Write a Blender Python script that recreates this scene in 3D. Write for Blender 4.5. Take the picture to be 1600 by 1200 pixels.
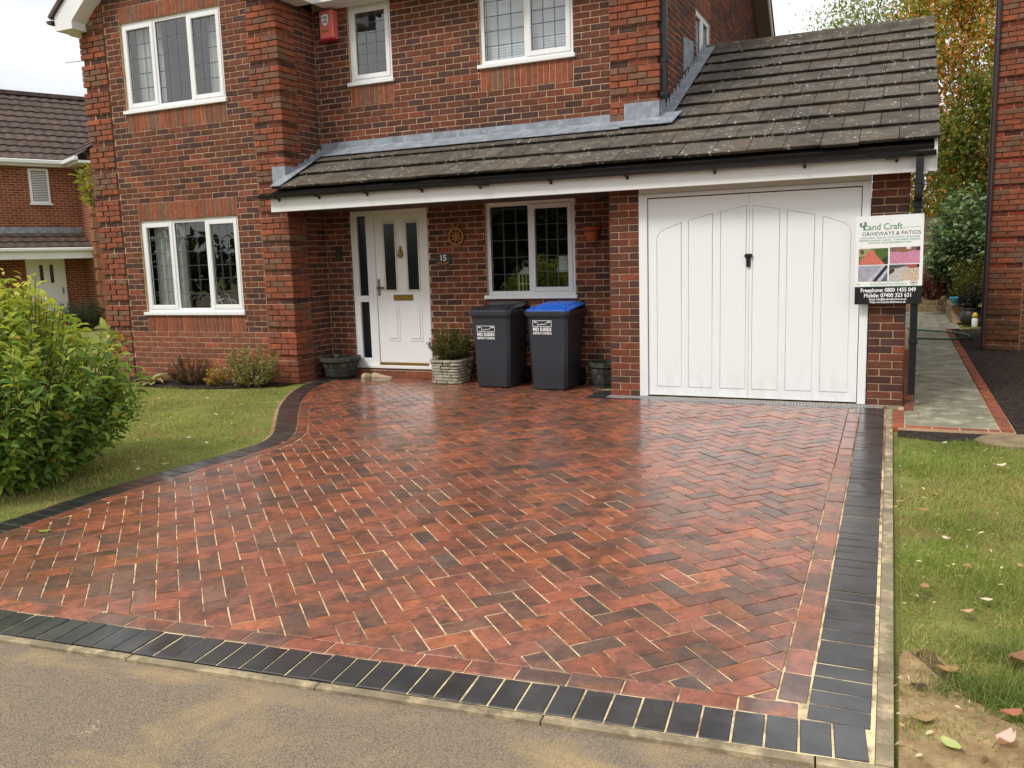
import bpy, math, random
import numpy as np
from mathutils import Matrix, Vector
random.seed(7); rng = np.random.default_rng(11)
scene = bpy.context.scene
for o in list(bpy.data.objects): bpy.data.objects.remove(o)

# ---------------------------------------------------------------- camera
CAM = (0.27332, -9.05431, 1.53364)
cR = Vector((0.91165264, 0.40987274, -0.02989659)); cU = Vector((-0.0321471, 0.14364923, 0.9891064)); cF = Vector((-0.40970237, 0.90076037, -0.14413442))
cam = bpy.data.cameras.new('camera'); camo = bpy.data.objects.new('camera', cam); scene.collection.objects.link(camo)
cam.sensor_fit = 'HORIZONTAL'; cam.sensor_width = 36.0; cam.lens = 1334.94 / 1600 * 36.0
cam.clip_start = 0.05; cam.clip_end = 2000
camo.matrix_world = Matrix(((cR.x, cU.x, -cF.x, CAM[0]), (cR.y, cU.y, -cF.y, CAM[1]), (cR.z, cU.z, -cF.z, CAM[2]), (0, 0, 0, 1)))
scene.camera = camo

# ---------------------------------------------------------------- world: bright overcast sky
SUN_EL, SUN_AZ = math.radians(50), math.radians(205)      # azimuth measured from +Y clockwise
world = bpy.data.worlds.new('World'); scene.world = world; world.use_nodes = True
nt = world.node_tree; nt.nodes.clear()
def N(tree, kind, **kw):
    n = tree.nodes.new(kind)
    for k, v in kw.items():
        if k.startswith('i_'):
            key = k[2:]
            key = int(key) if key.isdigit() else key.replace('_', ' ')
            n.inputs[key].default_value = v
        else: setattr(n, k, v)
    return n
sky = N(nt, 'ShaderNodeTexSky', sky_type='NISHITA', sun_disc=False, sun_elevation=SUN_EL, sun_rotation=SUN_AZ, air_density=1.0, dust_density=3.0, ozone_density=1.0)
tc = N(nt, 'ShaderNodeTexCoord')
mp = N(nt, 'ShaderNodeMapping'); mp.inputs['Scale'].default_value = (1.0, 1.0, 2.6)
cn = N(nt, 'ShaderNodeTexNoise', i_Scale=2.2, i_Detail=6.0, i_Roughness=0.55)
cr = N(nt, 'ShaderNodeValToRGB')
cr.color_ramp.elements[0].position = 0.32; cr.color_ramp.elements[0].color = (5.3, 5.55, 6.0, 1)
cr.color_ramp.elements[1].position = 0.60; cr.color_ramp.elements[1].color = (11.2, 11.2, 11.3, 1)
mx = N(nt, 'ShaderNodeMix', data_type='RGBA'); mx.inputs[0].default_value = 0.9
bg = N(nt, 'ShaderNodeBackground', i_Strength=0.08)
out = N(nt, 'ShaderNodeOutputWorld')
L = nt.links.new
L(tc.outputs['Generated'], mp.inputs[0]); L(mp.outputs[0], cn.inputs['Vector']); L(cn.outputs['Fac'], cr.inputs[0])
L(sky.outputs[0], mx.inputs[6]); L(cr.outputs[0], mx.inputs[7]); L(mx.outputs[2], bg.inputs[0]); L(bg.outputs[0], out.inputs[0])
sun = bpy.data.lights.new('sun', 'SUN'); sun.energy = 1.5; sun.angle = math.radians(16); sun.color = (1.0, 0.965, 0.91)
suno = bpy.data.objects.new('sun', sun); scene.collection.objects.link(suno)
sd = Vector((math.sin(SUN_AZ) * math.cos(SUN_EL), math.cos(SUN_AZ) * math.cos(SUN_EL), math.sin(SUN_EL)))
suno.rotation_euler = sd.to_track_quat('Z', 'Y').to_euler(); suno.location = (0, -10, 20)
vs = scene.view_settings
vs.view_transform = 'Standard'; vs.look = 'None'; vs.exposure = 0.60; vs.gamma = 1.0; vs.use_curve_mapping = False
scene.cycles.max_bounces = 8; scene.cycles.diffuse_bounces = 3; scene.cycles.glossy_bounces = 4; scene.cycles.transparent_max_bounces = 12
scene.cycles.use_denoising = True

# ---------------------------------------------------------------- helpers
def S(r, g, b, k=1.0):
    f = lambda c: (c / 255 / 12.92 if c <= 10.3 else ((c / 255 + 0.055) / 1.055) ** 2.4) * k
    return (f(r), f(g), f(b))
def SL(y): return 0.0123 * min(y, 0.0)          # the drive falls gently from the house to the road
class MB:
    def __init__(s): s.v = []; s.f = []; s.c = []
    def add(s, vs, fs, col=(1, 1, 1)):
        o = len(s.v); s.v += [tuple(p) for p in vs]
        s.f += [tuple(i + o for i in f) for f in fs]; s.c += list(col) if isinstance(col, list) else [col] * len(fs)
        return s
    def box(s, x0, x1, y0, y1, z0, z1, col=(1, 1, 1), b=0.0):
        v, f = boxgeo(x0, x1, y0, y1, z0, z1, b); return s.add(v, f, col)
    def merge(s, o): 
        k = len(s.v); s.v += o.v; s.f += [tuple(i + k for i in f) for f in o.f]; s.c += o.c; return s
def boxgeo(x0, x1, y0, y1, z0, z1, b=0.0):
    if x0 > x1: x0, x1 = x1, x0
    if y0 > y1: y0, y1 = y1, y0
    if z0 > z1: z0, z1 = z1, z0
    if b <= 0:
        v = [(x, y, z) for z in (z0, z1) for y in (y0, y1) for x in (x0, x1)]
        return v, [(0, 2, 3, 1), (4, 5, 7, 6), (0, 1, 5, 4), (2, 6, 7, 3), (0, 4, 6, 2), (1, 3, 7, 5)]
    b = min(b, (x1 - x0) * .45, (y1 - y0) * .45, (z1 - z0) * .45)
    v = []; idx = {}
    X = (x0, x1); Y = (y0, y1); Z = (z0, z1)
    for i in (0, 1):
        for j in (0, 1):
            for k in (0, 1):
                sx, sy, sz = (1, -1)[i] * b, (1, -1)[j] * b, (1, -1)[k] * b
                for a, d in ((0, (0, sy, sz)), (1, (sx, 0, sz)), (2, (sx, sy, 0))):
                    idx[i, j, k, a] = len(v); v.append((X[i] + d[0], Y[j] + d[1], Z[k] + d[2]))
    f = []
    q = lambda a, L_: f.append(tuple(idx[c + (a,)] for c in L_))
    q(0, [(0, 0, 0), (0, 0, 1), (0, 1, 1), (0, 1, 0)]); q(0, [(1, 0, 0), (1, 1, 0), (1, 1, 1), (1, 0, 1)])
    q(1, [(0, 0, 0), (1, 0, 0), (1, 0, 1), (0, 0, 1)]); q(1, [(0, 1, 0), (0, 1, 1), (1, 1, 1), (1, 1, 0)])
    q(2, [(0, 0, 0), (0, 1, 0), (1, 1, 0), (1, 0, 0)]); q(2, [(0, 0, 1), (1, 0, 1), (1, 1, 1), (0, 1, 1)])
    for i in (0, 1):
        for j in (0, 1):
            e = [idx[i, j, 0, 0], idx[i, j, 0, 1], idx[i, j, 1, 1], idx[i, j, 1, 0]]; f.append(tuple(e if (i == j) else e[::-1]))
            e = [idx[i, 0, j, 0], idx[i, 0, j, 2], idx[i, 1, j, 2], idx[i, 1, j, 0]]; f.append(tuple(e[::-1] if (i == j) else e))
            e = [idx[0, i, j, 1], idx[0, i, j, 2], idx[1, i, j, 2], idx[1, i, j, 1]]; f.append(tuple(e if (i == j) else e[::-1]))
            for k in (0, 1):
                e = [idx[i, j, k, 0], idx[i, j, k, 1], idx[i, j, k, 2]]; f.append(tuple(e if (i + j + k) % 2 else e[::-1]))
    return v, f
def wl(o):
    p = Vector((0, 0, 0))
    while o is not None: p = p + o.location; o = o.parent
    return p
def mesh_from(name, v, f, c=None, smooth=False):
    me = bpy.data.meshes.new(name); me.from_pydata(v, [], f)
    if c is not None:
        a = me.attributes.new('Col', 'FLOAT_COLOR', 'FACE')
        arr = np.array([tuple(q) + (1.0,) * (4 - len(q)) for q in c], np.float32); a.data.foreach_set('color', arr.ravel())
    if smooth: me.polygons.foreach_set('use_smooth', np.ones(len(me.polygons), bool))
    return me
def fixn(me):
    import bmesh
    bm = bmesh.new(); bm.from_mesh(me); bmesh.ops.recalc_face_normals(bm, faces=bm.faces); bm.to_mesh(me); bm.free()
def obj(name, mb, mat, parent=None, smooth=False, origin=None, recalc=True, kind=None, autosmooth=None):
    if origin is None:
        A = np.array(mb.v); origin = (A.min(0) + A.max(0)) / 2; 
        if parent is None: origin[2] = A[:, 2].min()
    origin = Vector(origin)
    v = [(p[0] - origin[0], p[1] - origin[1], p[2] - origin[2]) for p in mb.v]
    me = mesh_from(name, v, mb.f, mb.c, smooth)
    if recalc: fixn(me)
    if autosmooth is not None:
        me.polygons.foreach_set('use_smooth', np.ones(len(me.polygons), bool)); me.set_sharp_from_angle(angle=math.radians(autosmooth))
    me.materials.append(mat)
    o = bpy.data.objects.new(name, me); scene.collection.objects.link(o)
    o.parent = parent; o.location = origin - wl(parent) if parent else origin
    if kind: o['kind'] = kind
    return o
def tag(o, label, cat, group=None):
    o['label'] = label; o['category'] = cat
    if group: o['group'] = group
    return o
def struct(o, label=None):
    o['kind'] = 'structure'
    if label: o['label'] = label
    return o
def thing(name, loc, label, cat, group=None):
    o = bpy.data.objects.new(name, None); scene.collection.objects.link(o); o.location = loc; o.empty_display_size = .1
    return tag(o, label, cat, group)
def part_empty(name, loc, parent):
    o = bpy.data.objects.new(name, None); scene.collection.objects.link(o); o.parent = parent; o.location = Vector(loc) - wl(parent); return o
def pxarea(v):
    A = np.array(v) - np.array(CAM); d = A @ np.array(cF)
    if d.min() < .3: return 0
    x = A @ np.array(cR) / d; y = A @ np.array(cU) / d
    cx, cy = x.mean(), y.mean()
    if abs(cx) > .62 or abs(cy) > .47: return 0
    return (x.max() - x.min()) * (y.max() - y.min())
def pieces(name, items, mat, parent, limit=300, rest=None, bins=None):
    """items: (verts, faces, colour). The `limit` that show largest become objects, the rest one joined part."""
    order = sorted(items, key=lambda t: -pxarea(t[0]))
    for v, f, c in order[:limit]:
        m = MB().add(v, f, c); obj(name, m, mat, parent, recalc=False)
    if order[limit:]:
        m = MB()
        for v, f, c in order[limit:]: m.add(v, f, c)
        obj(rest or name + 'work', m, mat, parent, recalc=False, kind='stuff')
def tube(path, r, seg=8, cap=True):
    m = MB(); P = [Vector(p) for p in path]; n = len(P); vs_ = []; rr = r if hasattr(r, '__len__') else [r] * n
    up = None
    for i, p in enumerate(P):
        t = (P[min(i + 1, n - 1)] - P[max(i - 1, 0)]).normalized()
        if up is None:
            a = Vector((0, 0, 1)) if abs(t.z) < .9 else Vector((1, 0, 0)); up = (a - t * a.dot(t)).normalized()
        else:
            up = (up - t * up.dot(t)); up = up.normalized() if up.length > 1e-6 else Vector((1, 0, 0))
        s = t.cross(up)
        for k in range(seg):
            a = 2 * math.pi * k / seg; vs_.append(p + (up * math.cos(a) + s * math.sin(a)) * rr[i])
    fs = [(i * seg + k, i * seg + (k + 1) % seg, (i + 1) * seg + (k + 1) % seg, (i + 1) * seg + k) for i in range(n - 1) for k in range(seg)]
    if cap: fs += [tuple(range(seg))[::-1], tuple((n - 1) * seg + k for k in range(seg))]
    return m.add(vs_, fs)
def lathe(prof, c, seg=20, col=(1, 1, 1), wob=None):
    m = MB(); vs_ = []; n = len(prof)
    for (r, z) in prof:
        for k in range(seg):
            a = 2 * math.pi * k / seg; q = r * (1 if wob is None else wob(a, z)); vs_.append((c[0] + q * math.cos(a), c[1] + q * math.sin(a), c[2] + z))
    fs = [(i * seg + k, i * seg + (k + 1) % seg, (i + 1) * seg + (k + 1) % seg, (i + 1) * seg + k) for i in range(n - 1) for k in range(seg)]
    fs += [tuple(range(seg))[::-1], tuple((n - 1) * seg + k for k in range(seg))]
    return m.add(vs_, fs, col)
def prism(poly, O, U, V, W, d0, d1, col=(1, 1, 1), b=0.0):
    """polygon in the (U,V) frame at O, extruded along W from d0 to d1, front edges chamfered by b"""
    O, U, V, W = Vector(O), Vector(U), Vector(V), Vector(W); n = len(poly)
    rings = [(poly, d0)]
    if b > 0: rings += [(poly, d1 - b), (inset(poly, b), d1)]
    else: rings += [(poly, d1)]
    vs_ = []
    for P_, d in rings: vs_ += [O + U * p[0] + V * p[1] + W * d for p in P_]
    fs = [tuple(range(n))[::-1], tuple((len(rings) - 1) * n + k for k in range(n))]
    for r in range(len(rings) - 1): fs += [(r * n + k, r * n + (k + 1) % n, (r + 1) * n + (k + 1) % n, (r + 1) * n + k) for k in range(n)]
    return MB().add(vs_, fs, col)
def area2(P): return sum(P[i][0] * P[(i + 1) % len(P)][1] - P[(i + 1) % len(P)][0] * P[i][1] for i in range(len(P))) / 2
def inset(P, d):
    """offset a (mostly convex) polygon inwards"""
    if area2(P) < 0: d = -d
    n = len(P); out_ = []
    for i in range(n):
        a, b_, c = P[i - 1], P[i], P[(i + 1) % n]
        e1 = (b_[0] - a[0], b_[1] - a[1]); e2 = (c[0] - b_[0], c[1] - b_[1])
        l1 = math.hypot(*e1) or 1e-9; l2 = math.hypot(*e2) or 1e-9
        n1 = (-e1[1] / l1, e1[0] / l1); n2 = (-e2[1] / l2, e2[0] / l2)
        s = (n1[0] + n2[0], n1[1] + n2[1]); k = 1 + n1[0] * n2[0] + n1[1] * n2[1]
        k = max(k, .25); out_.append((b_[0] + d * s[0] / k, b_[1] + d * s[1] / k))
    return out_
def clip_half(P, nx, ny, c):
    out_ = []
    for i in range(len(P)):
        a, b_ = P[i], P[(i + 1) % len(P)]
        da, db = nx * a[0] + ny * a[1] - c, nx * b_[0] + ny * b_[1] - c
        if da >= 0: out_.append(a)
        if (da >= 0) != (db >= 0):
            t = da / (da - db); out_.append((a[0] + (b_[0] - a[0]) * t, a[1] + (b_[1] - a[1]) * t))
    return out_
def clip_convex(sub, quad):
    P = sub; n = len(quad)
    for i in range(n):
        a, b_ = quad[i], quad[(i + 1) % n]; nx, ny = -(b_[1] - a[1]), b_[0] - a[0]
        P = clip_half(P, nx, ny, nx * a[0] + ny * a[1])
        if len(P) < 3: return []
    Q = []
    for p in P:
        if not Q or math.hypot(p[0] - Q[-1][0], p[1] - Q[-1][1]) > 1e-4: Q.append(p)
    if len(Q) > 2 and math.hypot(Q[0][0] - Q[-1][0], Q[0][1] - Q[-1][1]) < 1e-4: Q.pop()
    return Q if len(Q) > 2 else []
def inside(P, x, y):
    c = False; n = len(P)
    for i in range(n):
        (x1, y1), (x2, y2) = P[i], P[(i + 1) % n]
        if (y1 > y) != (y2 > y) and x < (x2 - x1) * (y - y1) / (y2 - y1) + x1: c = not c
    return c
def resample(pts, step):
    P = [Vector((p[0], p[1])) for p in pts]; d = [0]
    for i in range(1, len(P)): d.append(d[-1] + (P[i] - P[i - 1]).length)
    n = max(1, round(d[-1] / step)); out_ = []
    for k in range(n + 1):
        s = d[-1] * k / n; i = 1
        while i < len(d) - 1 and d[i] < s: i += 1
        t = (s - d[i - 1]) / (d[i] - d[i - 1]); out_.append(P[i - 1].lerp(P[i], t))
    return out_
def smooth_line(pts, it=3):
    P = [Vector((p[0], p[1])) for p in pts]
    for _ in range(it):
        Q = [P[0]]
        for a, b_ in zip(P, P[1:]): Q += [a.lerp(b_, .25), a.lerp(b_, .75)]
        Q.append(P[-1]); P = Q
    return P
def offset_line(P, d):
    out_ = []
    for i in range(len(P)):
        t = (P[min(i + 1, len(P) - 1)] - P[max(i - 1, 0)]).normalized(); out_.append(P[i] + Vector((-t.y, t.x)) * d)
    return out_
def text_mesh(name, s, size, O, U, V, W, mat, parent, align='LEFT', bold=0.0, d=0.0015, squeeze=1.0, width=None):
    cu = bpy.data.curves.new(name, 'FONT'); cu.body = s; cu.size = size; cu.align_x = align; cu.extrude = .0004; cu.offset = bold; cu.resolution_u = 3
    t = bpy.data.objects.new(name, cu); scene.collection.objects.link(t)
    bpy.context.view_layer.update()
    me = bpy.data.meshes.new_from_object(t.evaluated_get(bpy.context.evaluated_depsgraph_get()))
    bpy.data.objects.remove(t); bpy.data.curves.remove(cu)
    O, U, V, W = Vector(O), Vector(U), Vector(V), Vector(W)
    if width:
        xs = [v.co.x for v in me.vertices]; squeeze = width / (max(xs) - min(xs))
    for v in me.vertices: v.co = U * v.co.x * squeeze + V * v.co.y + W * (v.co.z + d)
    me.materials.clear(); me.materials.append(mat)
    o = bpy.data.objects.new(name, me); scene.collection.objects.link(o); o.parent = parent; o.location = O - wl(parent)
    return o

# ---------------------------------------------------------------- materials
def mat_new(name):
    m = bpy.data.materials.new(name); m.use_nodes = True; t = m.node_tree; t.nodes.clear()
    o = N(t, 'ShaderNodeOutputMaterial'); b = N(t, 'ShaderNodeBsdfPrincipled'); t.links.new(b.outputs[0], o.inputs[0]); return m, t, b, o
def mixc(t, a, b, fac, mode='MIX'):
    n = N(t, 'ShaderNodeMix', data_type='RGBA', blend_type=mode, clamp_factor=True)
    for s, i in ((fac, 0), (a, 6), (b, 7)):
        if hasattr(s, 'is_linked'): t.links.new(s, n.inputs[i])
        else: n.inputs[i].default_value = s if i == 0 else (tuple(s) + (1,))[:4]
    return n.outputs[2]
def noise(t, scale, detail=4, rough=.55, coord='Object', dist=0.0, stretch=None):
    c = N(t, 'ShaderNodeTexCoord'); n = N(t, 'ShaderNodeTexNoise', i_Scale=scale, i_Detail=detail, i_Roughness=rough, i_Distortion=dist)
    src = N(t, 'ShaderNodeNewGeometry').outputs['Position'] if coord == 'World' else c.outputs[coord]
    if stretch:
        mpn = N(t, 'ShaderNodeMapping'); mpn.inputs['Scale'].default_value = stretch; t.links.new(src, mpn.inputs[0]); src = mpn.outputs[0]
    t.links.new(src, n.inputs['Vector']); return n.outputs['Fac']
def ramp(t, f, p0, p1, c0=(0, 0, 0), c1=(1, 1, 1)):
    r = N(t, 'ShaderNodeValToRGB'); e = r.color_ramp.elements; e[0].position = p0; e[1].position = p1; e[0].color = tuple(c0) + (1,); e[1].color = tuple(c1) + (1,)
    t.links.new(f, r.inputs[0]); return r.outputs[0]
def bump(t, b, h, strength=.3, dist=.01):
    n = N(t, 'ShaderNodeBump', i_Strength=strength, i_Distance=dist); t.links.new(h, n.inputs['Height']); t.links.new(n.outputs[0], b.inputs['Normal'])
def setin(t, b, k, v):
    if hasattr(v, 'is_linked'): t.links.new(v, b.inputs[k])
    else: b.inputs[k].default_value = v if not isinstance(v, tuple) else (tuple(v) + (1,))[:4]
def attr(t, name='Col'): return N(t, 'ShaderNodeAttribute', attribute_name=name).outputs['Color']
def plain(name, col, rough=.5, spec=.5, metal=0.0, nscale=0, namt=.15, bmp=0.0, bscale=60, use_attr=False, dirt=None):
    m, t, b, o = mat_new(name); c = col
    if use_attr: c = mixc(t, attr(t), col, 1.0, 'MULTIPLY')
    if nscale:
        f = noise(t, nscale, 5, .6, 'World'); dark = ramp(t, f, .3, .75, (1 - namt,) * 3, (1 + namt * .4,) * 3); c = mixc(t, c, dark, 1.0, 'MULTIPLY')
    if dirt:
        f = ramp(t, noise(t, dirt[1], 6, .65, 'World'), .5, .72); c = mixc(t, c, dirt[0], f)
    setin(t, b, 'Base Color', c); b.inputs['Roughness'].default_value = rough; b.inputs['Specular IOR Level'].default_value = spec; b.inputs['Metallic'].default_value = metal
    if bmp: bump(t, b, noise(t, bscale, 4, .6, 'World'), bmp, .01)
    return m
def brick_mat(name, rough=.85):
    m, t, b, o = mat_new(name)
    c = attr(t); f = noise(t, 14, 5, .6, 'World'); c = mixc(t, c, ramp(t, f, .3, .75, (.66, .64, .64), (1.2, 1.16, 1.15)), 1.0, 'MULTIPLY')
    g = noise(t, 140, 4, .7, 'World'); c = mixc(t, c, ramp(t, g, .35, .7, (.8, .78, .78), (1.12, 1.12, 1.1)), 1.0, 'MULTIPLY')
    st = ramp(t, noise(t, 5.5, 6, .7, 'World'), .66, .84); c = mixc(t, c, S(176, 140, 110), mixc(t, (0, 0, 0), (.22, .22, .22), st))
    setin(t, b, 'Base Color', c); b.inputs['Roughness'].default_value = rough; b.inputs['Specular IOR Level'].default_value = .25
    bump(t, b, g, .55, .006); return m
def paver_mat(name, red=True):
    m, t, b, o = mat_new(name)
    c = attr(t)
    if red:
        gp = N(t, 'ShaderNodeNewGeometry'); sx = N(t, 'ShaderNodeSeparateColor'); t.links.new(c, sx.inputs[0]); mu = N(t, 'ShaderNodeMath', operation='MULTIPLY'); t.links.new(sx.outputs[0], mu.inputs[0]); mu.inputs[1].default_value = 900.0
        def n4(scale, detail):
            q = N(t, 'ShaderNodeTexNoise', noise_dimensions='4D', i_Scale=scale, i_Detail=detail, i_Roughness=.6); t.links.new(gp.outputs['Position'], q.inputs['Vector']); t.links.new(mu.outputs[0], q.inputs['W']); return q.outputs['Fac']
        c = mixc(t, c, S(78, 61, 52), mixc(t, (0, 0, 0), (.80, .80, .80), ramp(t, n4(7.5, 6), .44, .63)))
        c = mixc(t, c, S(178, 106, 68), mixc(t, (0, 0, 0), (.5, .5, .5), ramp(t, n4(5.0, 3), .56, .72)))
        c = mixc(t, c, ramp(t, n4(48, 5), .30, .70, (.70, .68, .66), (1.26, 1.24, 1.22)), 1.0, 'MULTIPLY')
    else:
        f = ramp(t, noise(t, 6, 5, .62, 'World'), .4, .7); c = mixc(t, c, S(92, 90, 86), mixc(t, (0, 0, 0), (.42, .42, .42), f))
    g = noise(t, 260, 3, .7, 'World'); c = mixc(t, c, ramp(t, g, .35, .72, (.72, .72, .72), (1.25, 1.22, 1.2)), 1.0, 'MULTIPLY')
    dust = ramp(t, noise(t, 90, 6, .75, 'World'), .60, .72); big = ramp(t, noise(t, 1.1, 4, .6, 'World'), .42, .66)
    c = mixc(t, c, S(196, 168, 126), mixc(t, (0, 0, 0), mixc(t, (.05, .05, .05), (.46, .46, .46), big), dust))
    setin(t, b, 'Base Color', c)
    wet = ramp(t, noise(t, .8, 4, .6, 'World'), .35, .7, (.34, .34, .34), (.52, .52, .52)) if red else ramp(t, noise(t, 1.6, 4, .6, 'World'), .35, .7, (.34, .34, .34), (.52, .52, .52))
    setin(t, b, 'Roughness', wet); b.inputs['Specular IOR Level'].default_value = .5
    cw = ramp(t, noise(t, .55, 4, .55, 'World', .3), .36, .60, (.55, .55, .55), (1, 1, 1)); al = N(t, 'ShaderNodeAttribute', attribute_name='Col'); cwm = N(t, 'ShaderNodeMath', operation='MULTIPLY'); t.links.new(cw, cwm.inputs[0]); t.links.new(al.outputs['Alpha'], cwm.inputs[1]); setin(t, b, 'Coat Weight', cwm.outputs[0]); setin(t, b, 'Coat Roughness', ramp(t, noise(t, 2.4, 5, .65, 'World', .4), .34, .66, (.10, .10, .10), (.30, .30, .30))); b.inputs['Coat IOR'].default_value = 1.6
    bump(t, b, g, .16, .003); return m
def sand_mat(name):
    m, t, b, o = mat_new(name)
    gp = N(t, 'ShaderNodeNewGeometry'); sp = N(t, 'ShaderNodeSeparateXYZ'); t.links.new(gp.outputs['Position'], sp.inputs[0]); mr = N(t, 'ShaderNodeMapRange', i_1=-1.6, i_2=-4.6, i_3=-.16, i_4=.22); t.links.new(sp.outputs['Y'], mr.inputs[0])
    adn = N(t, 'ShaderNodeMath', operation='ADD'); t.links.new(noise(t, .75, 4, .6, 'World'), adn.inputs[0]); t.links.new(mr.outputs[0], adn.inputs[1])
    f = ramp(t, adn.outputs[0], .38, .60); g = noise(t, 300, 3, .7, 'World')
    c = mixc(t, S(132, 96, 72), S(236, 214, 168), f); h = ramp(t, noise(t, 7, 6, .7, 'World'), .44, .60)
    c = mixc(t, c, S(104, 78, 62), mixc(t, (0, 0, 0), (.8, .8, .8), h)); c = mixc(t, c, ramp(t, g, .3, .7, (.8, .8, .8), (1.2, 1.2, 1.2)), 1.0, 'MULTIPLY')
    setin(t, b, 'Base Color', c); b.inputs['Roughness'].default_value = .95; bump(t, b, g, .4, .004); return m
def tarmac_mat():
    m, t, b, o = mat_new('tarmac')
    v = N(t, 'ShaderNodeTexVoronoi', i_Scale=150.0); gp = N(t, 'ShaderNodeNewGeometry'); t.links.new(gp.outputs['Position'], v.inputs['Vector'])
    c = mixc(t, S(138, 124, 106), S(166, 150, 128), v.outputs['Color']); c = mixc(t, c, ramp(t, v.outputs['Distance'], .0, .8, (1.18, 1.17, 1.15), (.55, .54, .53)), 1.0, 'MULTIPLY')
    s1 = ramp(t, noise(t, 1.3, 6, .62, 'World', .5, (1.0, 1.9, 1)), .52, .72); fg = ramp(t, noise(t, 210, 3, .8, 'World'), .38, .56); c = mixc(t, c, S(196, 166, 116), mixc(t, (0, 0, 0), mixc(t, (.12, .12, .12), (.85, .85, .85), fg), s1))
    d1 = ramp(t, noise(t, .8, 5, .6, 'World', .4, (1.2, 2.0, 1)), .55, .72); c = mixc(t, c, S(128, 118, 110), mixc(t, (0, 0, 0), (.5, .5, .5), d1))
    sp = ramp(t, noise(t, 5, 6, .7, 'World'), .66, .76); c = mixc(t, c, S(226, 202, 158), mixc(t, (0, 0, 0), (.8, .8, .8), sp))
    setin(t, b, 'Base Color', c); b.inputs['Roughness'].default_value = .9; b.inputs['Specular IOR Level'].default_value = .25
    bump(t, b, v.outputs['Distance'], .7, .006); return m
def lawn_mat():
    m, t, b, o = mat_new('turf')
    c = mixc(t, S(110, 124, 60), S(150, 150, 86), ramp(t, noise(t, 2.2, 5, .6, 'World'), .35, .65)); 
    c = mixc(t, c, S(146, 124, 84), mixc(t, (0, 0, 0), (.85, .85, .85), ramp(t, noise(t, 3.1, 6, .7, 'World'), .50, .66)))
    c = mixc(t, c, ramp(t, noise(t, 120, 4, .7, 'World'), .3, .7, (.55, .55, .5), (1.25, 1.25, 1.2)), 1.0, 'MULTIPLY')
    setin(t, b, 'Base Color', c); b.inputs['Roughness'].default_value = .95; b.inputs['Specular IOR Level'].default_value = .1
    bump(t, b, noise(t, 60, 5, .7, 'World'), .8, .02); return m
def soil_mat(name, c0, c1, sc=25):
    m, t, b, o = mat_new(name)
    f = noise(t, sc, 6, .7, 'World'); c = mixc(t, c0, c1, ramp(t, f, .35, .7)); setin(t, b, 'Base Color', c); b.inputs['Roughness'].default_value = .95; b.inputs['Specular IOR Level'].default_value = .15
    bump(t, b, f, 1.0, .03); return m
def leaf_mat(name, trans=.35, rough=.55):
    m, t, b, o = mat_new(name)
    c = attr(t); setin(t, b, 'Base Color', c); b.inputs['Roughness'].default_value = rough; b.inputs['Specular IOR Level'].default_value = .28
    tr = N(t, 'ShaderNodeBsdfTranslucent'); t.links.new(mixc(t, c, (1.25, 1.2, .6), 1.0, 'MULTIPLY'), tr.inputs[0])
    ms = N(t, 'ShaderNodeMixShader'); ms.inputs[0].default_value = trans; t.links.new(b.outputs[0], ms.inputs[1]); t.links.new(tr.outputs[0], ms.inputs[2]); t.links.new(ms.outputs[0], o.inputs[0]); return m
def tile_mat(name, base0=(96, 90, 82), base1=(124, 116, 106), lichen=True):
    m, t, b, o = mat_new(name)
    c = mixc(t, attr(t), ramp(t, noise(t, 6, 5, .6, 'World'), .3, .7, S(*base0), S(*base1)), 1.0, 'MULTIPLY')
    c = mixc(t, c, ramp(t, noise(t, 110, 4, .7, 'World'), .3, .7, (.72, .72, .72), (1.2, 1.2, 1.2)), 1.0, 'MULTIPLY')
    brown = ramp(t, noise(t, 1.4, 4, .6, 'World'), .5, .7); c = mixc(t, c, S(112, 92, 66), mixc(t, (0, 0, 0), (.35, .35, .35), brown))
    if lichen:
        v = N(t, 'ShaderNodeTexVoronoi', i_Scale=21.0, i_Randomness=1.0); gp = N(t, 'ShaderNodeNewGeometry')
        dn = N(t, 'ShaderNodeTexNoise', i_Scale=30.0, i_Detail=3.0); t.links.new(gp.outputs['Position'], dn.inputs['Vector'])
        ad = N(t, 'ShaderNodeVectorMath', operation='MULTIPLY_ADD'); t.links.new(dn.outputs['Color'], ad.inputs[0]); ad.inputs[1].default_value = (.09, .09, .09); t.links.new(gp.outputs['Position'], ad.inputs[2]); t.links.new(ad.outputs[0], v.inputs['Vector'])
        spots = ramp(t, v.outputs['Distance'], .14, .34, (1, 1, 1), (0, 0, 0)); sel = ramp(t, N(t, 'ShaderNodeSeparateColor').outputs[0], 0, 1)
        sc_ = N(t, 'ShaderNodeSeparateColor'); t.links.new(v.outputs['Color'], sc_.inputs[0]); sel = ramp(t, sc_.outputs[0], .36, .42)
        pat = ramp(t, noise(t, 3.0, 6, .7, 'World'), .44, .58)
        k = mixc(t, mixc(t, (0, 0, 0), spots, sel), (0, 0, 0), mixc(t, (1, 1, 1), (0, 0, 0), pat))
        c = mixc(t, c, S(214, 212, 200), mixc(t, (0, 0, 0), (.8, .8, .8), k))
        moss = ramp(t, noise(t, 9, 6, .75, 'World'), .63, .70); c = mixc(t, c, S(38, 36, 24), mixc(t, (0, 0, 0), (.85, .85, .85), moss))
    setin(t, b, 'Base Color', c); b.inputs['Roughness'].default_value = .85; b.inputs['Specular IOR Level'].default_value = .3
    bump(t, b, noise(t, 90, 4, .7, 'World'), .5, .006); return m
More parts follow.
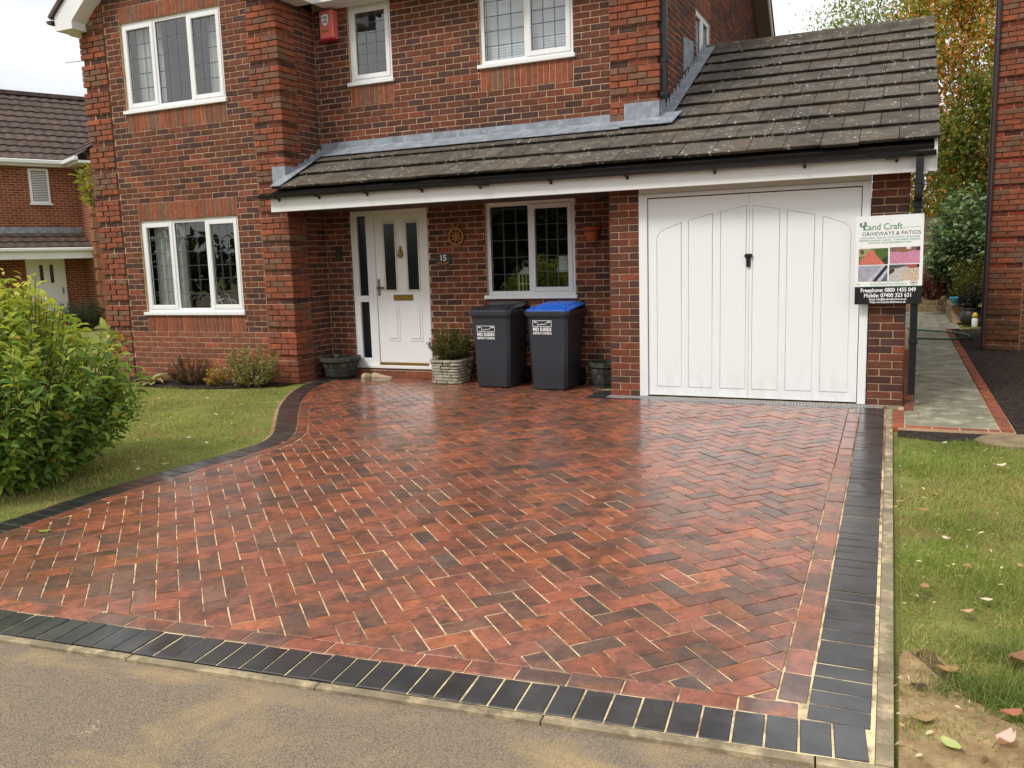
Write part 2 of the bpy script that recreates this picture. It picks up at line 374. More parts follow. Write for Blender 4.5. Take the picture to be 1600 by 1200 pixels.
def glass_mat(name, tint=(.86, .9, .9), refl=1.0, f0=.12):
    m, t, b, o = mat_new(name); t.nodes.remove(b)
    tr = N(t, 'ShaderNodeBsdfTransparent'); tr.inputs[0].default_value = tuple(tint) + (1,)
    gl = N(t, 'ShaderNodeBsdfGlossy', i_Roughness=.01); gl.inputs[0].default_value = (refl, refl, refl, 1)
    ge = N(t, 'ShaderNodeNewGeometry'); dt = N(t, 'ShaderNodeVectorMath', operation='DOT_PRODUCT'); t.links.new(ge.outputs['Incoming'], dt.inputs[0]); t.links.new(ge.outputs['Normal'], dt.inputs[1])
    ab = N(t, 'ShaderNodeMath', operation='ABSOLUTE'); t.links.new(dt.outputs['Value'], ab.inputs[0]); om = N(t, 'ShaderNodeMath', operation='SUBTRACT'); om.inputs[0].default_value = 1; t.links.new(ab.outputs[0], om.inputs[1])
    pw = N(t, 'ShaderNodeMath', operation='POWER'); t.links.new(om.outputs[0], pw.inputs[0]); pw.inputs[1].default_value = 5
    fr = N(t, 'ShaderNodeMath', operation='MULTIPLY_ADD'); t.links.new(pw.outputs[0], fr.inputs[0]); fr.inputs[1].default_value = .9; fr.inputs[2].default_value = f0
    ms = N(t, 'ShaderNodeMixShader')
    t.links.new(fr.outputs[0], ms.inputs[0]); t.links.new(tr.outputs[0], ms.inputs[1]); t.links.new(gl.outputs[0], ms.inputs[2]); t.links.new(ms.outputs[0], o.inputs[0]); return m
def brickwall_mat(name, c1, c2, mortar, scale=1.0):
    """brickwork too far away to tell single bricks apart; UV in metres from the 'UV' attribute"""
    m, t, b, o = mat_new(name)
    br = N(t, 'ShaderNodeTexBrick', i_Scale=1.0, i_Mortar_Size=.009, i_Brick_Width=.225, i_Row_Height=.075, i_Bias=0.0); br.inputs['Color1'].default_value = tuple(c1) + (1,); br.inputs['Color2'].default_value = tuple(c2) + (1,); br.inputs['Mortar'].default_value = tuple(mortar) + (1,)
    uv = N(t, 'ShaderNodeUVMap'); t.links.new(uv.outputs[0], br.inputs['Vector'])
    c = mixc(t, br.outputs['Color'], ramp(t, noise(t, 1.5, 5, .6, 'World'), .3, .7, (.75, .75, .75), (1.15, 1.15, 1.15)), 1.0, 'MULTIPLY')
    setin(t, b, 'Base Color', c); b.inputs['Roughness'].default_value = .9; b.inputs['Specular IOR Level'].default_value = .2
    inv = N(t, 'ShaderNodeMath', operation='SUBTRACT'); inv.inputs[0].default_value = 1; t.links.new(br.outputs['Fac'], inv.inputs[1]); bump(t, b, inv.outputs[0], .6, .01); return m
M = {}
M['brick'] = brick_mat('brick'); M['paver'] = paver_mat('red_paver'); M['black'] = paver_mat('charcoal_paver', False)
M['mortar'] = plain('mortar', S(202, 170, 137), .95, .1, nscale=8, namt=.35, bmp=.4, bscale=120)
M['sand'] = sand_mat('jointing_sand'); M['tarmac'] = tarmac_mat(); M['turf'] = lawn_mat()
M['soil'] = soil_mat('dark_soil', S(38, 33, 30), S(82, 70, 62)); M['drysoil'] = soil_mat('dry_soil', S(128, 104, 74), S(186, 160, 118), 9)
M['concrete'] = plain('concrete', S(154, 140, 114), .9, .2, nscale=6, namt=.45, bmp=.4, bscale=90, dirt=(S(206, 186, 146), 9))
M['flag'] = plain('flagstone', S(146, 142, 122), .5, .5, nscale=3.5, namt=.45, bmp=.3, bscale=40, dirt=(S(196, 190, 170), 5), use_attr=True)
M['white'] = plain('white_upvc', S(238, 238, 236), .32, .5, nscale=1.6, namt=.05)
M['whitepaint'] = plain('white_painted_board', S(236, 236, 233), .5, .4, nscale=3, namt=.06)
M['doorwhite'] = plain('white_garage_paint', S(240, 242, 242), .4, .45, nscale=1.2, namt=.05)
def door_mat():
    m, t, b, o = mat_new('white_garage_paint'); gp = N(t, 'ShaderNodeNewGeometry'); sp = N(t, 'ShaderNodeSeparateXYZ'); t.links.new(gp.outputs['Position'], sp.inputs[0])
    mr = N(t, 'ShaderNodeMapRange', i_1=.0, i_2=.45, i_3=1.0, i_4=0.0); t.links.new(sp.outputs['Z'], mr.inputs[0])
    g = ramp(t, noise(t, 9, 7, .7, 'World', .2, (1, 1, .35)), .42, .74); c = mixc(t, S(240, 242, 241), S(176, 164, 144), mixc(t, (0, 0, 0), mixc(t, (.03, .03, .03), (.34, .34, .34), mr.outputs[0]), g))
    setin(t, b, 'Base Color', c); b.inputs['Roughness'].default_value = .38; bump(t, b, noise(t, 2.2, 3, .5, 'World'), .06, .02); return m
M['doorwhite'] = door_mat()
M['gutter'] = plain('black_plastic', S(24, 25, 29), .35, .5, nscale=5, namt=.2)
M['brownpipe'] = plain('brown_plastic', S(62, 46, 48), .4, .5)
M['lead'] = plain('lead_sheet', S(148, 154, 163), .55, .45, metal=.12, nscale=7, namt=.35, bmp=.25, bscale=25, dirt=(S(178, 184, 190), 9))
M['tile'] = tile_mat('concrete_roof_tile', (74, 68, 61), (104, 97, 88)); M['tile2'] = tile_mat('brown_roof_tile', (74, 62, 56), (108, 92, 84), False)
M['glass'] = glass_mat('window_glass'); M['camewire'] = plain('lead_came', S(84, 88, 92), .45, .5, metal=.4)
M['darkglass'] = plain('obscure_dark_glass', S(16, 24, 30), .12, .6, bmp=.12, bscale=60)
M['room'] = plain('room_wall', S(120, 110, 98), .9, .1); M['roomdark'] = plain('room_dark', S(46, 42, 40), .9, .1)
M['curtain'] = plain('curtain', S(206, 204, 196), .9, .1); M['blind'] = plain('blind_fabric', S(226, 228, 228), .8, .2)
M['brass'] = plain('brass', S(168, 132, 62), .32, .5, metal=.85, nscale=30, namt=.2); M['chrome'] = plain('satin_steel', S(128, 122, 104), .3, .5, metal=.9)
M['binbody'] = plain('bin_plastic', S(52, 56, 63), .42, .45, nscale=6, namt=.15, bmp=.06, bscale=200); M['binlid'] = plain('bin_lid_plastic', S(36, 38, 42), .4, .45, nscale=5, namt=.15)
M['blue'] = plain('blue_lid_plastic', S(34, 98, 206), .45, .5, nscale=6, namt=.15); M['rubber'] = plain('rubber', S(20, 20, 21), .8, .2)
M['signwhite'] = plain('sign_print_white', S(240, 241, 238), .35, .4); M['print'] = plain('print_ink', (1, 1, 1), .4, .4, use_attr=True, nscale=70, namt=.35)
M['signblack'] = plain('sign_print_black', S(30, 31, 34), .4, .4); M['inkgreen'] = plain('ink_green', S(84, 142, 102), .5, .3); M['inkgrey'] = plain('ink_grey', S(70, 76, 80), .5, .3); M['inkwhite'] = plain('ink_white', S(244, 244, 242), .5, .3)
M['terracotta'] = plain('terracotta', S(168, 84, 48), .8, .3, nscale=12, namt=.25); M['ochre'] = plain('glazed_ochre', S(164, 112, 56), .55, .4, nscale=30, namt=.25)
M['alarm'] = plain('alarm_red', S(232, 120, 112), .45, .45); M['alarmdark'] = plain('alarm_base_red', S(150, 26, 36), .45, .45)
M['slate'] = plain('slate_plaque', S(70, 66, 64), .5, .4, nscale=25, namt=.3); M['stonepot'] = plain('cast_stone', S(186, 178, 158), .9, .2, nscale=20, namt=.4, bmp=.6, bscale=45, use_attr=True)
M['greystone'] = plain('grey_stone', S(82, 84, 78), .85, .25, nscale=14, namt=.45, bmp=.5, bscale=50, use_attr=True)
M['buff'] = plain('buff_stone', S(150, 132, 104), .9, .2, nscale=7, namt=.4, bmp=.6, bscale=30, use_attr=True)
M['leaf'] = leaf_mat('leaf', .42); M['grass'] = leaf_mat('grass_blade', .3, .6); M['bark'] = plain('bark', S(86, 72, 58), .9, .2, nscale=18, namt=.4, bmp=.5, bscale=50)
M['deadleaf'] = leaf_mat('dry_leaf', .2, .6); M['hose'] = plain('green_hose', S(40, 110, 70), .4, .5); M['bluebowl'] = plain('blue_glaze', S(62, 150, 186), .25, .6)
M['dark'] = plain('dark_grey_pot', S(54, 54, 56), .5, .5, nscale=20, namt=.3); M['galv'] = plain('galvanised_grating', S(196, 198, 200), .4, .5, metal=.5); M['void'] = plain('channel_inside', S(14, 14, 14), .9, .1)
M['shoe'] = plain('canvas_shoe', S(190, 170, 140), .85, .2, nscale=30, namt=.3); M['yellow'] = plain('yellow_plastic', S(214, 180, 60), .5, .4); M['render_wall'] = plain('garden_render', S(120, 110, 92), .95, .1, nscale=4, namt=.3, bmp=.4, bscale=30)
M['farbrick'] = brickwall_mat('far_brickwork', S(150, 78, 58), S(118, 62, 48), S(180, 148, 118))

# ================================================================ ground, road, lawns
def sheet(name, polys, mat, zf, kind='structure'):
    m = MB()
    for P in polys: m.add([(x, y, zf(x, y)) for x, y in P], [tuple(range(len(P)))])
    o = obj(name, m, mat, None, recalc=False, origin=(0, 0, 0)); 
    for p in o.data.polygons:
        if p.normal.z < 0: p.flip()
    o['kind'] = kind; return o
rows = [(-400, -.14), (-6.6, -.14), (-6.2, -.11), (0, -.035), (9, -.035), (400, -.035)]
g = MB(); xs = (-400, 400)
g.add([(x, y, z) for y, z in rows for x in xs], [(2 * i, 2 * i + 1, 2 * i + 3, 2 * i + 2) for i in range(len(rows) - 1)])
struct(obj('ground', g, M['turf'], recalc=False, origin=(0, 0, 0)))
kerbY = lambda x: -6.346 + .0943 * x
KD = Vector((-1, -.0943)).normalized(); KN = Vector((-.0943, 1)).normalized() * -1 * -1
KN = Vector((-KD.y, KD.x)); KN = KN if KN.y > 0 else -KN
def kp(s, w): p = Vector((.238, kerbY(.238))) + KD * s + KN * w; return (p.x, p.y)
RZ = -.098
road = sheet('road', [[(40, kerbY(40) - .044), (-40, kerbY(-40) - .044), (-40, -40), (40, -40)]], M['tarmac'], lambda x, y: RZ)

# ================================================================ driveway
I0 = smooth_line([(-4.80, -6.80), (-4.81, -5.7), (-4.85, -4.8), (-4.80, -4.1), (-4.735, -3.45), (-4.745, -3.02), (-4.89, -2.67), (-5.33, -2.09), (-5.93, -1.3), (-6.40, -.5), (-6.56, -.05), (-6.64, .42)], 3)
OUT = offset_line(I0, .216); RIN = offset_line(I0, -.110)
def rx(y): return .238 - .009 * (y + 6.32)
drive = struct(sheet('driveway', [], M['sand'], lambda x, y: 0), 'red herringbone block paved driveway with charcoal border')
dm = MB(); low = [(p.x, p.y) for p in OUT if p.y < 0]
dm.add([(x, y, SL(y) - .0045) for x, y in [(-6.79, 0)] + [(rx(0) + .012, 0), (rx(-6.3) + .012, kerbY(.25))] + low], [tuple(range(len(low) + 3))])
dm.add([(x, y, -.0045) for x, y in [(-6.93, 0), (-2.3, 0), (-2.3, .78), (-6.93, .78)]], [(0, 1, 2, 3)])
bpy.data.objects.remove(drive); drive = obj('driveway', dm, M['sand'], recalc=False, origin=(0, 0, 0)); struct(drive, 'red herringbone block paved driveway with charcoal border')
for p in drive.data.polygons:
    if p.normal.z < 0: p.flip()
def paver(P, gap=.0033, b=.0024, dz=None, col=(1, 1, 1)):
    P = [tuple(p) for p in P]; gap *= random.uniform(.75, 1.2)
    if area2(P) < 0: P = P[::-1]
    if area2(P) < .0006: return None
    A = inset(P, gap)
    if area2(A) < .0004 or len(A) < 3: return None
    B = inset(A, b)
    if area2(B) <= .0001: return None
    dz = random.gauss(0, .0012) if dz is None else dz; tx, ty = random.gauss(0, .0065), random.gauss(0, .0065)
    cx = sum(p[0] for p in P) / len(P); cy = sum(p[1] for p in P) / len(P); n = len(P); v = []
    for R_, h in ((A, -.03), (A, -b), (B, 0)):
        v += [(x, y, SL(y) + dz + h + (x - cx) * tx + (y - cy) * ty) for x, y in R_]
    f = [tuple(2 * n + k for k in range(n))]
    for r in (0, 1): f += [(r * n + k, r * n + (k + 1) % n, (r + 1) * n + (k + 1) % n, (r + 1) * n + k) for k in range(n)]
    return (v, f, [tuple(col) + (1.0,)] + [tuple(col) + (0.0,)] * (len(f) - 1))
def redcol():
    r = random.random()
    base = S(158, 91, 71) if r < .36 else S(147, 89, 73) if r < .60 else S(167, 97, 66) if r < .74 else S(126, 87, 75) if r < .95 else S(104, 80, 72)
    k = random.uniform(.86, 1.34); return tuple(c * k * q for c, q in zip(base, (1.0, 1.03, .92)))
def blackcol(): k = random.uniform(.55, 1.4); return tuple(c * k for c in S(37, 38, 40))
# herringbone field
region = [(p.x, p.y) for p in RIN if p.y > kerbY(p.x) + .319] + [(-6.42, .75), (-2.865, .75), (-2.865, -.245), (-.137, -.245), (rx(-6) - .321, kerbY(-.09) + .319), (RIN[0].x, kerbY(RIN[0].x) + .319)]
w = .1081; th = math.radians(46.0); cu_, cv_ = Vector((math.cos(th), math.sin(th))), Vector((-math.sin(th), math.cos(th))); ou, ov = -.2323, .4465
LP = lambda i, j: tuple((cu_ * (i + ou) + cv_ * (j + ov)) * w)
items = []
for i in range(-85, 20):
    for j in range(-70, 70):
        s = (i - j) % 4
        if s == 0: q = [LP(i, j), LP(i + 2, j), LP(i + 2, j + 1), LP(i, j + 1)]
        elif s == 3: q = [LP(i, j), LP(i + 1, j), LP(i + 1, j + 2), LP(i, j + 2)]
        else: continue
        cx, cy = sum(p[0] for p in q) / 4, sum(p[1] for p in q) / 4
        if not (-7 < cx < .3 and -7.2 < cy < 1.2): continue
        if all(inside(region, *p) for p in q) and inside(region, cx, cy): P = q
        else: P = clip_convex(region, q)
        if P:
            it = paver(P, col=redcol())
            if it: items.append(it)
pieces('paver', items, M['paver'], drive, 300, 'paving')
# red border course
items = []
RC = resample(I0, .2105)
def band(line_pts, d0, d1, colf, gap=.0028):
    a, b_ = offset_line(line_pts, d0), offset_line(line_pts, d1)
    for k in range(len(line_pts) - 1):
        it = paver([a[k], a[k + 1], b_[k + 1], b_[k]], gap, col=colf())
        if it: items.append(it)
band([p for p in RC if p.y > kerbY(p.x) + .22], -.107, -.001, redcol)
y = kerbY(0) + .325; n = round((-.245 - y) / .2105); st = (-.245 - y) / n
for k in range(n):
    a, b_ = y + k * st, y + (k + 1) * st; it = paver([(rx(a) - .321, a), (rx(a) - .2145, a), (rx(b_) - .2145, b_), (rx(b_) - .321, b_)], col=redcol()); items.append(it)
k = 0; s0 = .2165
while s0 < 5.0:
    it = paver([kp(s0, .2135), kp(s0 + .2105, .2135), kp(s0 + .2105, .319), kp(s0, .319)], .0035, col=redcol()); s0 += .2105
    if it: items.append(it)
pieces('border_block', items, M['paver'], drive, 300, 'border_paving')
# charcoal border
items = []
band(resample(I0, .1065), .001, .213, blackcol, .0022)
s0 = 0.0
while s0 < 5.05:
    items.append(paver([kp(s0, .003), kp(s0 + .1083, .003), kp(s0 + .1083, .2125), kp(s0, .2125)], .0042, col=blackcol())); s0 += .1083
y = kerbY(.1) + .2135; n = round((-.135 - y) / .1083); st = (-.135 - y) / n
for k in range(n):
    a, b_ = y + k * st, y + (k + 1) * st
    items.append(paver([(rx(a) - .213, a), (rx(a), a), (rx(b_), b_), (rx(b_) - .213, b_)], .0042, col=blackcol()))
x = -2.86
while x < rx(-.2) - .22:
    x1 = min(x + .2115, rx(-.2) - .2145); items.append(paver([(x, -.243), (x1, -.243), (x1, -.136), (x, -.136)], .003, col=blackcol())); x = x1
for yy in (-.134, -.027, .080, .187): items.append(paver([(-2.86, yy), (-2.65, yy), (-2.65, yy + .106), (-2.86, yy + .106)], .003, col=blackcol()))
pieces('charcoal_block', [i for i in items if i], M['black'], drive, 300, 'charcoal_paving')
# concrete edging stones along the road and the lawns
for i, s0 in enumerate([-.75 + .915 * k for k in range(10)]):
    m = MB(); a, b_ = s0 + .003, s0 + .912
    P = [kp(a, 0), kp(b_, 0), kp(b_, -.044), kp(a, -.044)]; j = random.uniform(-.002, .002)
    m.add([(x, y, SL(y) + h + j) for h in (-.08, -.004, -.001) for x, y in (P if h < -.002 else inset(P, .006))], [(0, 1, 5, 4), (1, 2, 6, 5), (2, 3, 7, 6), (3, 0, 4, 7), (4, 5, 9, 8), (5, 6, 10, 9), (6, 7, 11, 10), (7, 4, 8, 11), (8, 9, 10, 11)])
    obj('edging_stone', m, M['concrete'], drive)
yy = kerbY(.3)
while yy < -.2:
    y1 = min(yy + .915, -.15); m = MB(); a, b_ = yy + .002, y1 - .002
    m.add([(x, y, SL(y) + h) for h in (-.08, -.003) for x, y in ((rx(a) + .014, a), (rx(a) + .068, a), (rx(b_) + .068, b_), (rx(b_) + .014, b_))], [(0, 1, 5, 4), (1, 2, 6, 5), (2, 3, 7, 6), (3, 0, 4, 7), (4, 5, 6, 7)])
    obj('edging_stone', m, M['concrete'], drive); yy = y1
m = MB(); OA, OB = OUT, offset_line(I0, .295)
m.add([(p.x, p.y, SL(p.y) - .004 - (.02 if ln is OB else 0)) for a in range(len(OA)) for ln in (OA, OB) for p in (ln[a],)], [(2 * k, 2 * k + 2, 2 * k + 3, 2 * k + 1) for k in range(len(OA) - 1)])
obj('haunching', m, M['drysoil'], drive)
# channel drain
m = MB().box(-2.64, .165, -.128, -.004, -.10, -.012); dr = obj('drain_channel', m, M['void'], drive)
m = MB(); m.box(-2.64, .165, -.128, -.110, -.02, .001); m.box(-2.64, .165, -.022, -.004, -.02, .001)
x = -2.64
while x < .16: m.box(x, x + .012, -.111, -.021, -.012, -.0002); x += .030
obj('drain_grating', m, M['galv'], dr)
# concrete sill below the garage door
obj('door_threshold', MB().box(-2.29, .34, -.003, .12, -.05, .004, b=.003), M['concrete'], drive)

# ---- lawns
LL = [(p.x, p.y) for p in offset_line(I0, .255) if p.y < .0]
lawn_poly = LL + [(-6.97, 0.02), (-30, .02), (-30, -6.2), (-5.1, -6.85)]
sheet('lawn', [lawn_poly], M['turf'], lambda x, y: SL(y) - .012)
bed = [(-7.0, -.30), (-7.4, -.52), (-8.0, -.72), (-8.6, -.74), (-9.3, -.66), (-10.5, -.6), (-10.9, -.2), (-10.9, .03), (-6.97, .03)]
sheet('flower_bed', [bed], M['soil'], lambda x, y: SL(y) + .004)
rlawn = [(.31, -1.36), (.62, -1.47), (.86, -1.38), (1.3, -1.55), (4.5, -1.6), (9, -1.6), (9, -6.0), (.33, kerbY(.3) - .0)]
sheet('lawn', [rlawn], M['turf'], lambda x, y: SL(y) - .015)
bare = [(.32, -6.40), (.32, -5.5), (.40, -5.42), (.52, -5.52), (.50, -5.72), (.62, -5.82), (.75, -5.98), (1.0, -6.05), (1.4, -6.2), (1.4, -6.3)]
_b = []
for (xa, ya), (xb, yb) in zip(bare, bare[1:] + bare[:1]):
    for i in range(7): _b.append((xa + (xb - xa) * i / 7 + (random.gauss(0, .02) if xa > .33 else 0), ya + (yb - ya) * i / 7 + random.gauss(0, .02)))
sheet('bare_soil', [_b], M['drysoil'], lambda x, y: SL(y) - .008)
def inpoly(P, X, Y):
    c = np.zeros(len(X), bool); n = len(P)
    for i in range(n):
        (x1, y1), (x2, y2) = P[i], P[(i + 1) % n]
        if y1 == y2: continue
        c ^= ((y1 > Y) != (y2 > Y)) & (X < (x2 - x1) * (Y - y1) / (y2 - y1) + x1)
    return c
def fast_mesh(name, V, F, C, mat, loc=(0, 0, 0), parent=None):
    """V (n,3), F (m,k) constant k, C (m,3)"""
    me = bpy.data.meshes.new(name); k = F.shape[1]
    me.vertices.add(len(V)); me.vertices.foreach_set('co', np.ascontiguousarray(V, np.float32).ravel())
    me.loops.add(F.size); me.loops.foreach_set('vertex_index', np.ascontiguousarray(F, np.int32).ravel())
    me.polygons.add(len(F)); me.polygons.foreach_set('loop_start', np.arange(0, F.size, k, dtype=np.int32))
    me.update(calc_edges=True)
    a = me.attributes.new('Col', 'FLOAT_COLOR', 'FACE'); arr = np.ones((len(F), 4), np.float32); arr[:, :3] = C; a.data.foreach_set('color', arr.ravel())
    me.materials.append(mat); o = bpy.data.objects.new(name, me); scene.collection.objects.link(o)
    o.parent = parent; o.location = loc; return o
def vnoise(X, Y, s, seed=0):
    r = np.random.default_rng(seed); out_ = np.zeros(len(X))
    for k in range(7):
        a = r.uniform(0, 6.28); f = s * r.uniform(.6, 2.2); out_ += np.sin(X * f * math.cos(a) + Y * f * math.sin(a) + r.uniform(0, 6.28))
    return out_ / 4
def grass(name, X, Y, h, wd, cols, lean=.5, zoff=-.016, dry=None):
    n = len(X); a = rng.uniform(0, 6.283, n); H = h * rng.uniform(.5, 1.3, n) * np.clip(1 + .45 * vnoise(X, Y, 6.0, 31) + .3 * vnoise(X, Y, 17.0, 32), .45, 2.2); ln = rng.uniform(0, lean, n) * H * 1.6; a2 = rng.uniform(0, 6.283, n)
    Z = 0.0123 * np.minimum(Y, 0) + zoff; W = wd * rng.uniform(.6, 1.3, n)
    V = np.zeros((n, 3, 3)); V[:, 0] = np.stack([X - np.cos(a) * W, Y - np.sin(a) * W, Z], 1); V[:, 1] = np.stack([X + np.cos(a) * W, Y + np.sin(a) * W, Z], 1)
    V[:, 2] = np.stack([X + np.cos(a2) * ln, Y + np.sin(a2) * ln, Z + np.sqrt(np.maximum(H ** 2 - (ln * .55) ** 2, 1e-5))], 1)
    C = np.array(cols)[rng.integers(0, len(cols), n)] * rng.uniform(.7, 1.2, (n, 1)) * np.clip(1 + .22 * vnoise(X, Y, 4.0, 33), .6, 1.4)[:, None]
    pt_ = np.clip(.5 + .55 * vnoise(X, Y, 1.7, 51) + .25 * vnoise(X, Y, 5.0, 52), 0, 1)[:, None]; C = C * (pt_ * np.array([.80, .98, .72]) + (1 - pt_) * np.array([1.08, 1.0, .98]))
    if dry is not None: C = np.where(dry[:, None], np.array(S(196, 180, 122)) * rng.uniform(.8, 1.1, (n, 1)), C)
    o = fast_mesh(name, V.reshape(-1, 3), np.arange(3 * n).reshape(-1, 3), C, M['grass']); o['kind'] = 'stuff'; return o
gc = [S(146, 156, 80), S(164, 166, 92), S(128, 142, 66), S(182, 174, 110), S(138, 152, 80)]
n = 95000; X = rng.uniform(-10.2, -4.9, n); Y = rng.uniform(-6.4, -.3, n); k = inpoly(lawn_poly, X, Y) & ~inpoly(bed, X, Y); X, Y = X[k], Y[k]
d = vnoise(X, Y, 2.2, 3); dry = rng.uniform(0, 1, len(X)) < np.clip(.2 + .4 * d, .05, .6)
edge = np.min(np.stack([np.hypot(X - p[0], Y - p[1]) for p in LL[::2]]), 0); keep = rng.uniform(0, 1, len(X)) < np.clip(.18 + edge * 2.2, 0, 1)
tag(grass('grass', X[keep], Y[keep], .032, .0032, gc, .7, -.016, dry[keep]), 'short mown grass between the bay wall and the driveway', 'grass')
n = 150000; X = .31 + 2.6 * rng.uniform(0, 1, n) ** 1.3; Y = rng.uniform(-6.3, -1.3, n); k = inpoly(rlawn, X, Y); X, Y = X[k], Y[k]
d = vnoise(X, Y, 3.0, 5); dry = rng.uniform(0, 1, len(X)) < np.clip(.24 + .35 * d, .06, .65)
bald = inpoly(bare, X + .05 * vnoise(X, Y, 14, 21), Y + .06 * vnoise(X, Y, 12, 22)); keep = (rng.uniform(0, 1, len(X)) < np.where(bald, np.where(vnoise(X, Y, 11, 8) > .2, .40, .07), np.clip(.20 + (X - .3) * 2.6 + .55 * vnoise(X, Y, 6, 9) + .25 * vnoise(X, Y, 2.2, 10), .07, 1)))
tag(grass('grass', X[keep], Y[keep], .034, .0021, gc + [S(112, 148, 58), S(122, 156, 66)], .9, -.018, dry[keep]), 'green grass with dry patches beside the charcoal border', 'grass')
n = 2400; cx = rng.normal(0, 1.5, (n,)); cy = rng.normal(0, 1, n); q = rng.integers(0, 3, n); ctr = np.array([(.70, -5.35, .12), (.58, -5.72, .10), (.95, -5.6, .16)])[q]
tag(grass('grass_tuft', ctr[:, 0] + cx * ctr[:, 2] * .6, ctr[:, 1] + cy * ctr[:, 2] * .5, .075, .0022, [S(126, 146, 78), S(146, 158, 90), S(108, 130, 66), S(164, 156, 104)], 1.2, -.018), 'longer bright green grass tufts beside the bare soil patch', 'grass')

# ================================================================ house
ZB = -.008; CH = .075
XL, XR, YM, XM, XP = -10.34, -6.95, .7925, -2.29, -2.63      # bay left/right corner, main wall plane, main right corner, pier left
house = thing('house', (-4.5, 2, 0), 'red brick detached house with white garage door and number 15 plaque', 'house')
HB = []
def fieldcol():
    r = random.random(); b = S(88, 63, 57) if r < .26 else S(108, 69, 55) if r < .62 else S(122, 73, 56) if r < .9 else S(140, 80, 59)
    k = random.uniform(.85, 1.15); return tuple(c * k for c in b)
def quoincol():
    r = random.random(); b = S(152, 90, 65) if r < .40 else S(140, 86, 65) if r < .62 else S(130, 97, 78) if r < .92 else S(164, 95, 66)
    k = random.uniform(.9, 1.1); return tuple(c * k for c in b)
def plinthcol():
    r = random.random(); b = S(148, 90, 68) if r < .5 else S(134, 86, 69) if r < .85 else S(168, 96, 66)
    k = random.uniform(.9, 1.1); return tuple(c * k for c in b)
def face_brick(W, u0, u1, z0, z1, off, col, depth=.03, b=.004, jg=.005):
    """brick slip set in wall frame W=(O,U,N); joint gap jg each side"""
    O, U, Nn = W; u0 += jg; u1 -= jg; z0 += jg; z1 -= jg
    if u1 - u0 < .012 or z1 - z0 < .012: return None
    off += random.gauss(0, .0012); P = lambda u, z, n_: (O[0] + U[0] * u + Nn[0] * n_, O[1] + U[1] * u + Nn[1] * n_, z)
    ja = random.gauss(0, .0012)
    v = [P(u0, z0, off - depth), P(u1, z0, off - depth), P(u1, z1, off - depth), P(u0, z1, off - depth), P(u0, z0 + ja, off - b), P(u1, z0 - ja, off - b), P(u1, z1 - ja, off - b), P(u0, z1 + ja, off - b),
         P(u0 + b, z0 + b + ja, off), P(u1 - b, z0 + b - ja, off), P(u1 - b, z1 - b - ja, off), P(u0 + b, z1 - b + ja, off)]
    f = [(8, 9, 10, 11)]
    for r in (0, 4): f += [(r + k, r + (k + 1) % 4, r + 4 + (k + 1) % 4, r + 4 + k) for k in range(4)]
    if U[0] * Nn[1] - U[1] * Nn[0] > 0: f = [x[::-1] for x in f]
    return (v, f, col)
def lay(W, u0, u1, k0, k1, openings, startE, startO, cuts=(), colf=None, offf=None, endE=0, endO=0, zmax=None, out_=None):
    out_ = HB if out_ is None else out_
    for k in range(k0, k1):
        a0, a1 = ZB + CH * k, ZB + CH * (k + 1)
        s = u0 + (startE if k % 2 == 0 else startO); e = u1 - (endE if k % 2 == 0 else endO)
        us = [s + .225 * i for i in range(int((e - s) / .225) + 1)]
        us = sorted({round(u, 4) for u in us} | {round(c, 4) for c in cuts if s < c < e} | {round(e, 4)})
        us = [us[0]] + [b_ for a, b_ in zip(us, us[1:])]
        for a, b_ in zip(us, us[1:]):
            if b_ - a < .018: continue
            near = [o for o in openings if o[0] < b_ and o[1] > a and o[2] < a1 and o[3] > a0]
            cutu = sorted({a, b_} | {u for o in near for u in (o[0], o[1]) if a < u < b_})
            for c, d_ in zip(cutu, cutu[1:]):
                m_ = (c + d_) / 2; ops = [o for o in near if o[0] < m_ < o[1]]
                zs = sorted({a0, a1} | {z for o in ops for z in (o[2], o[3]) if a0 + .014 < z < a1 - .014})
                for z0, z1 in zip(zs, zs[1:]):
                    zc = (z0 + z1) / 2
                    if any(o[2] < zc < o[3] for o in ops) or (zmax and zc > zmax(m_)): continue
                    it = face_brick(W, c, d_, z0, z1, offf(m_, k) if offf else 0.0, (colf(m_, k) if colf else fieldcol()))
                    if it: out_.append(it)
def soldiers(W, u0, u1, z0, z1, off=0.0, colf=None, out_=None, pitch=.075):
    out_ = HB if out_ is None else out_; n = round((u1 - u0) / pitch); p = (u1 - u0) / n
    for i in range(n):
        it = face_brick(W, u0 + i * p, u0 + (i + 1) * p, z0, z1, off, (colf or quoincol)(), jg=.0035)
        if it: out_.append(it)
def cbox(x0, x1, y0, y1, k, col, out_=None):
    v, f = boxgeo(x0, x1, y0, y1, ZB + CH * k + .005, ZB + CH * (k + 1) - .005, .004); (HB if out_ is None else out_).append((v, f, col))
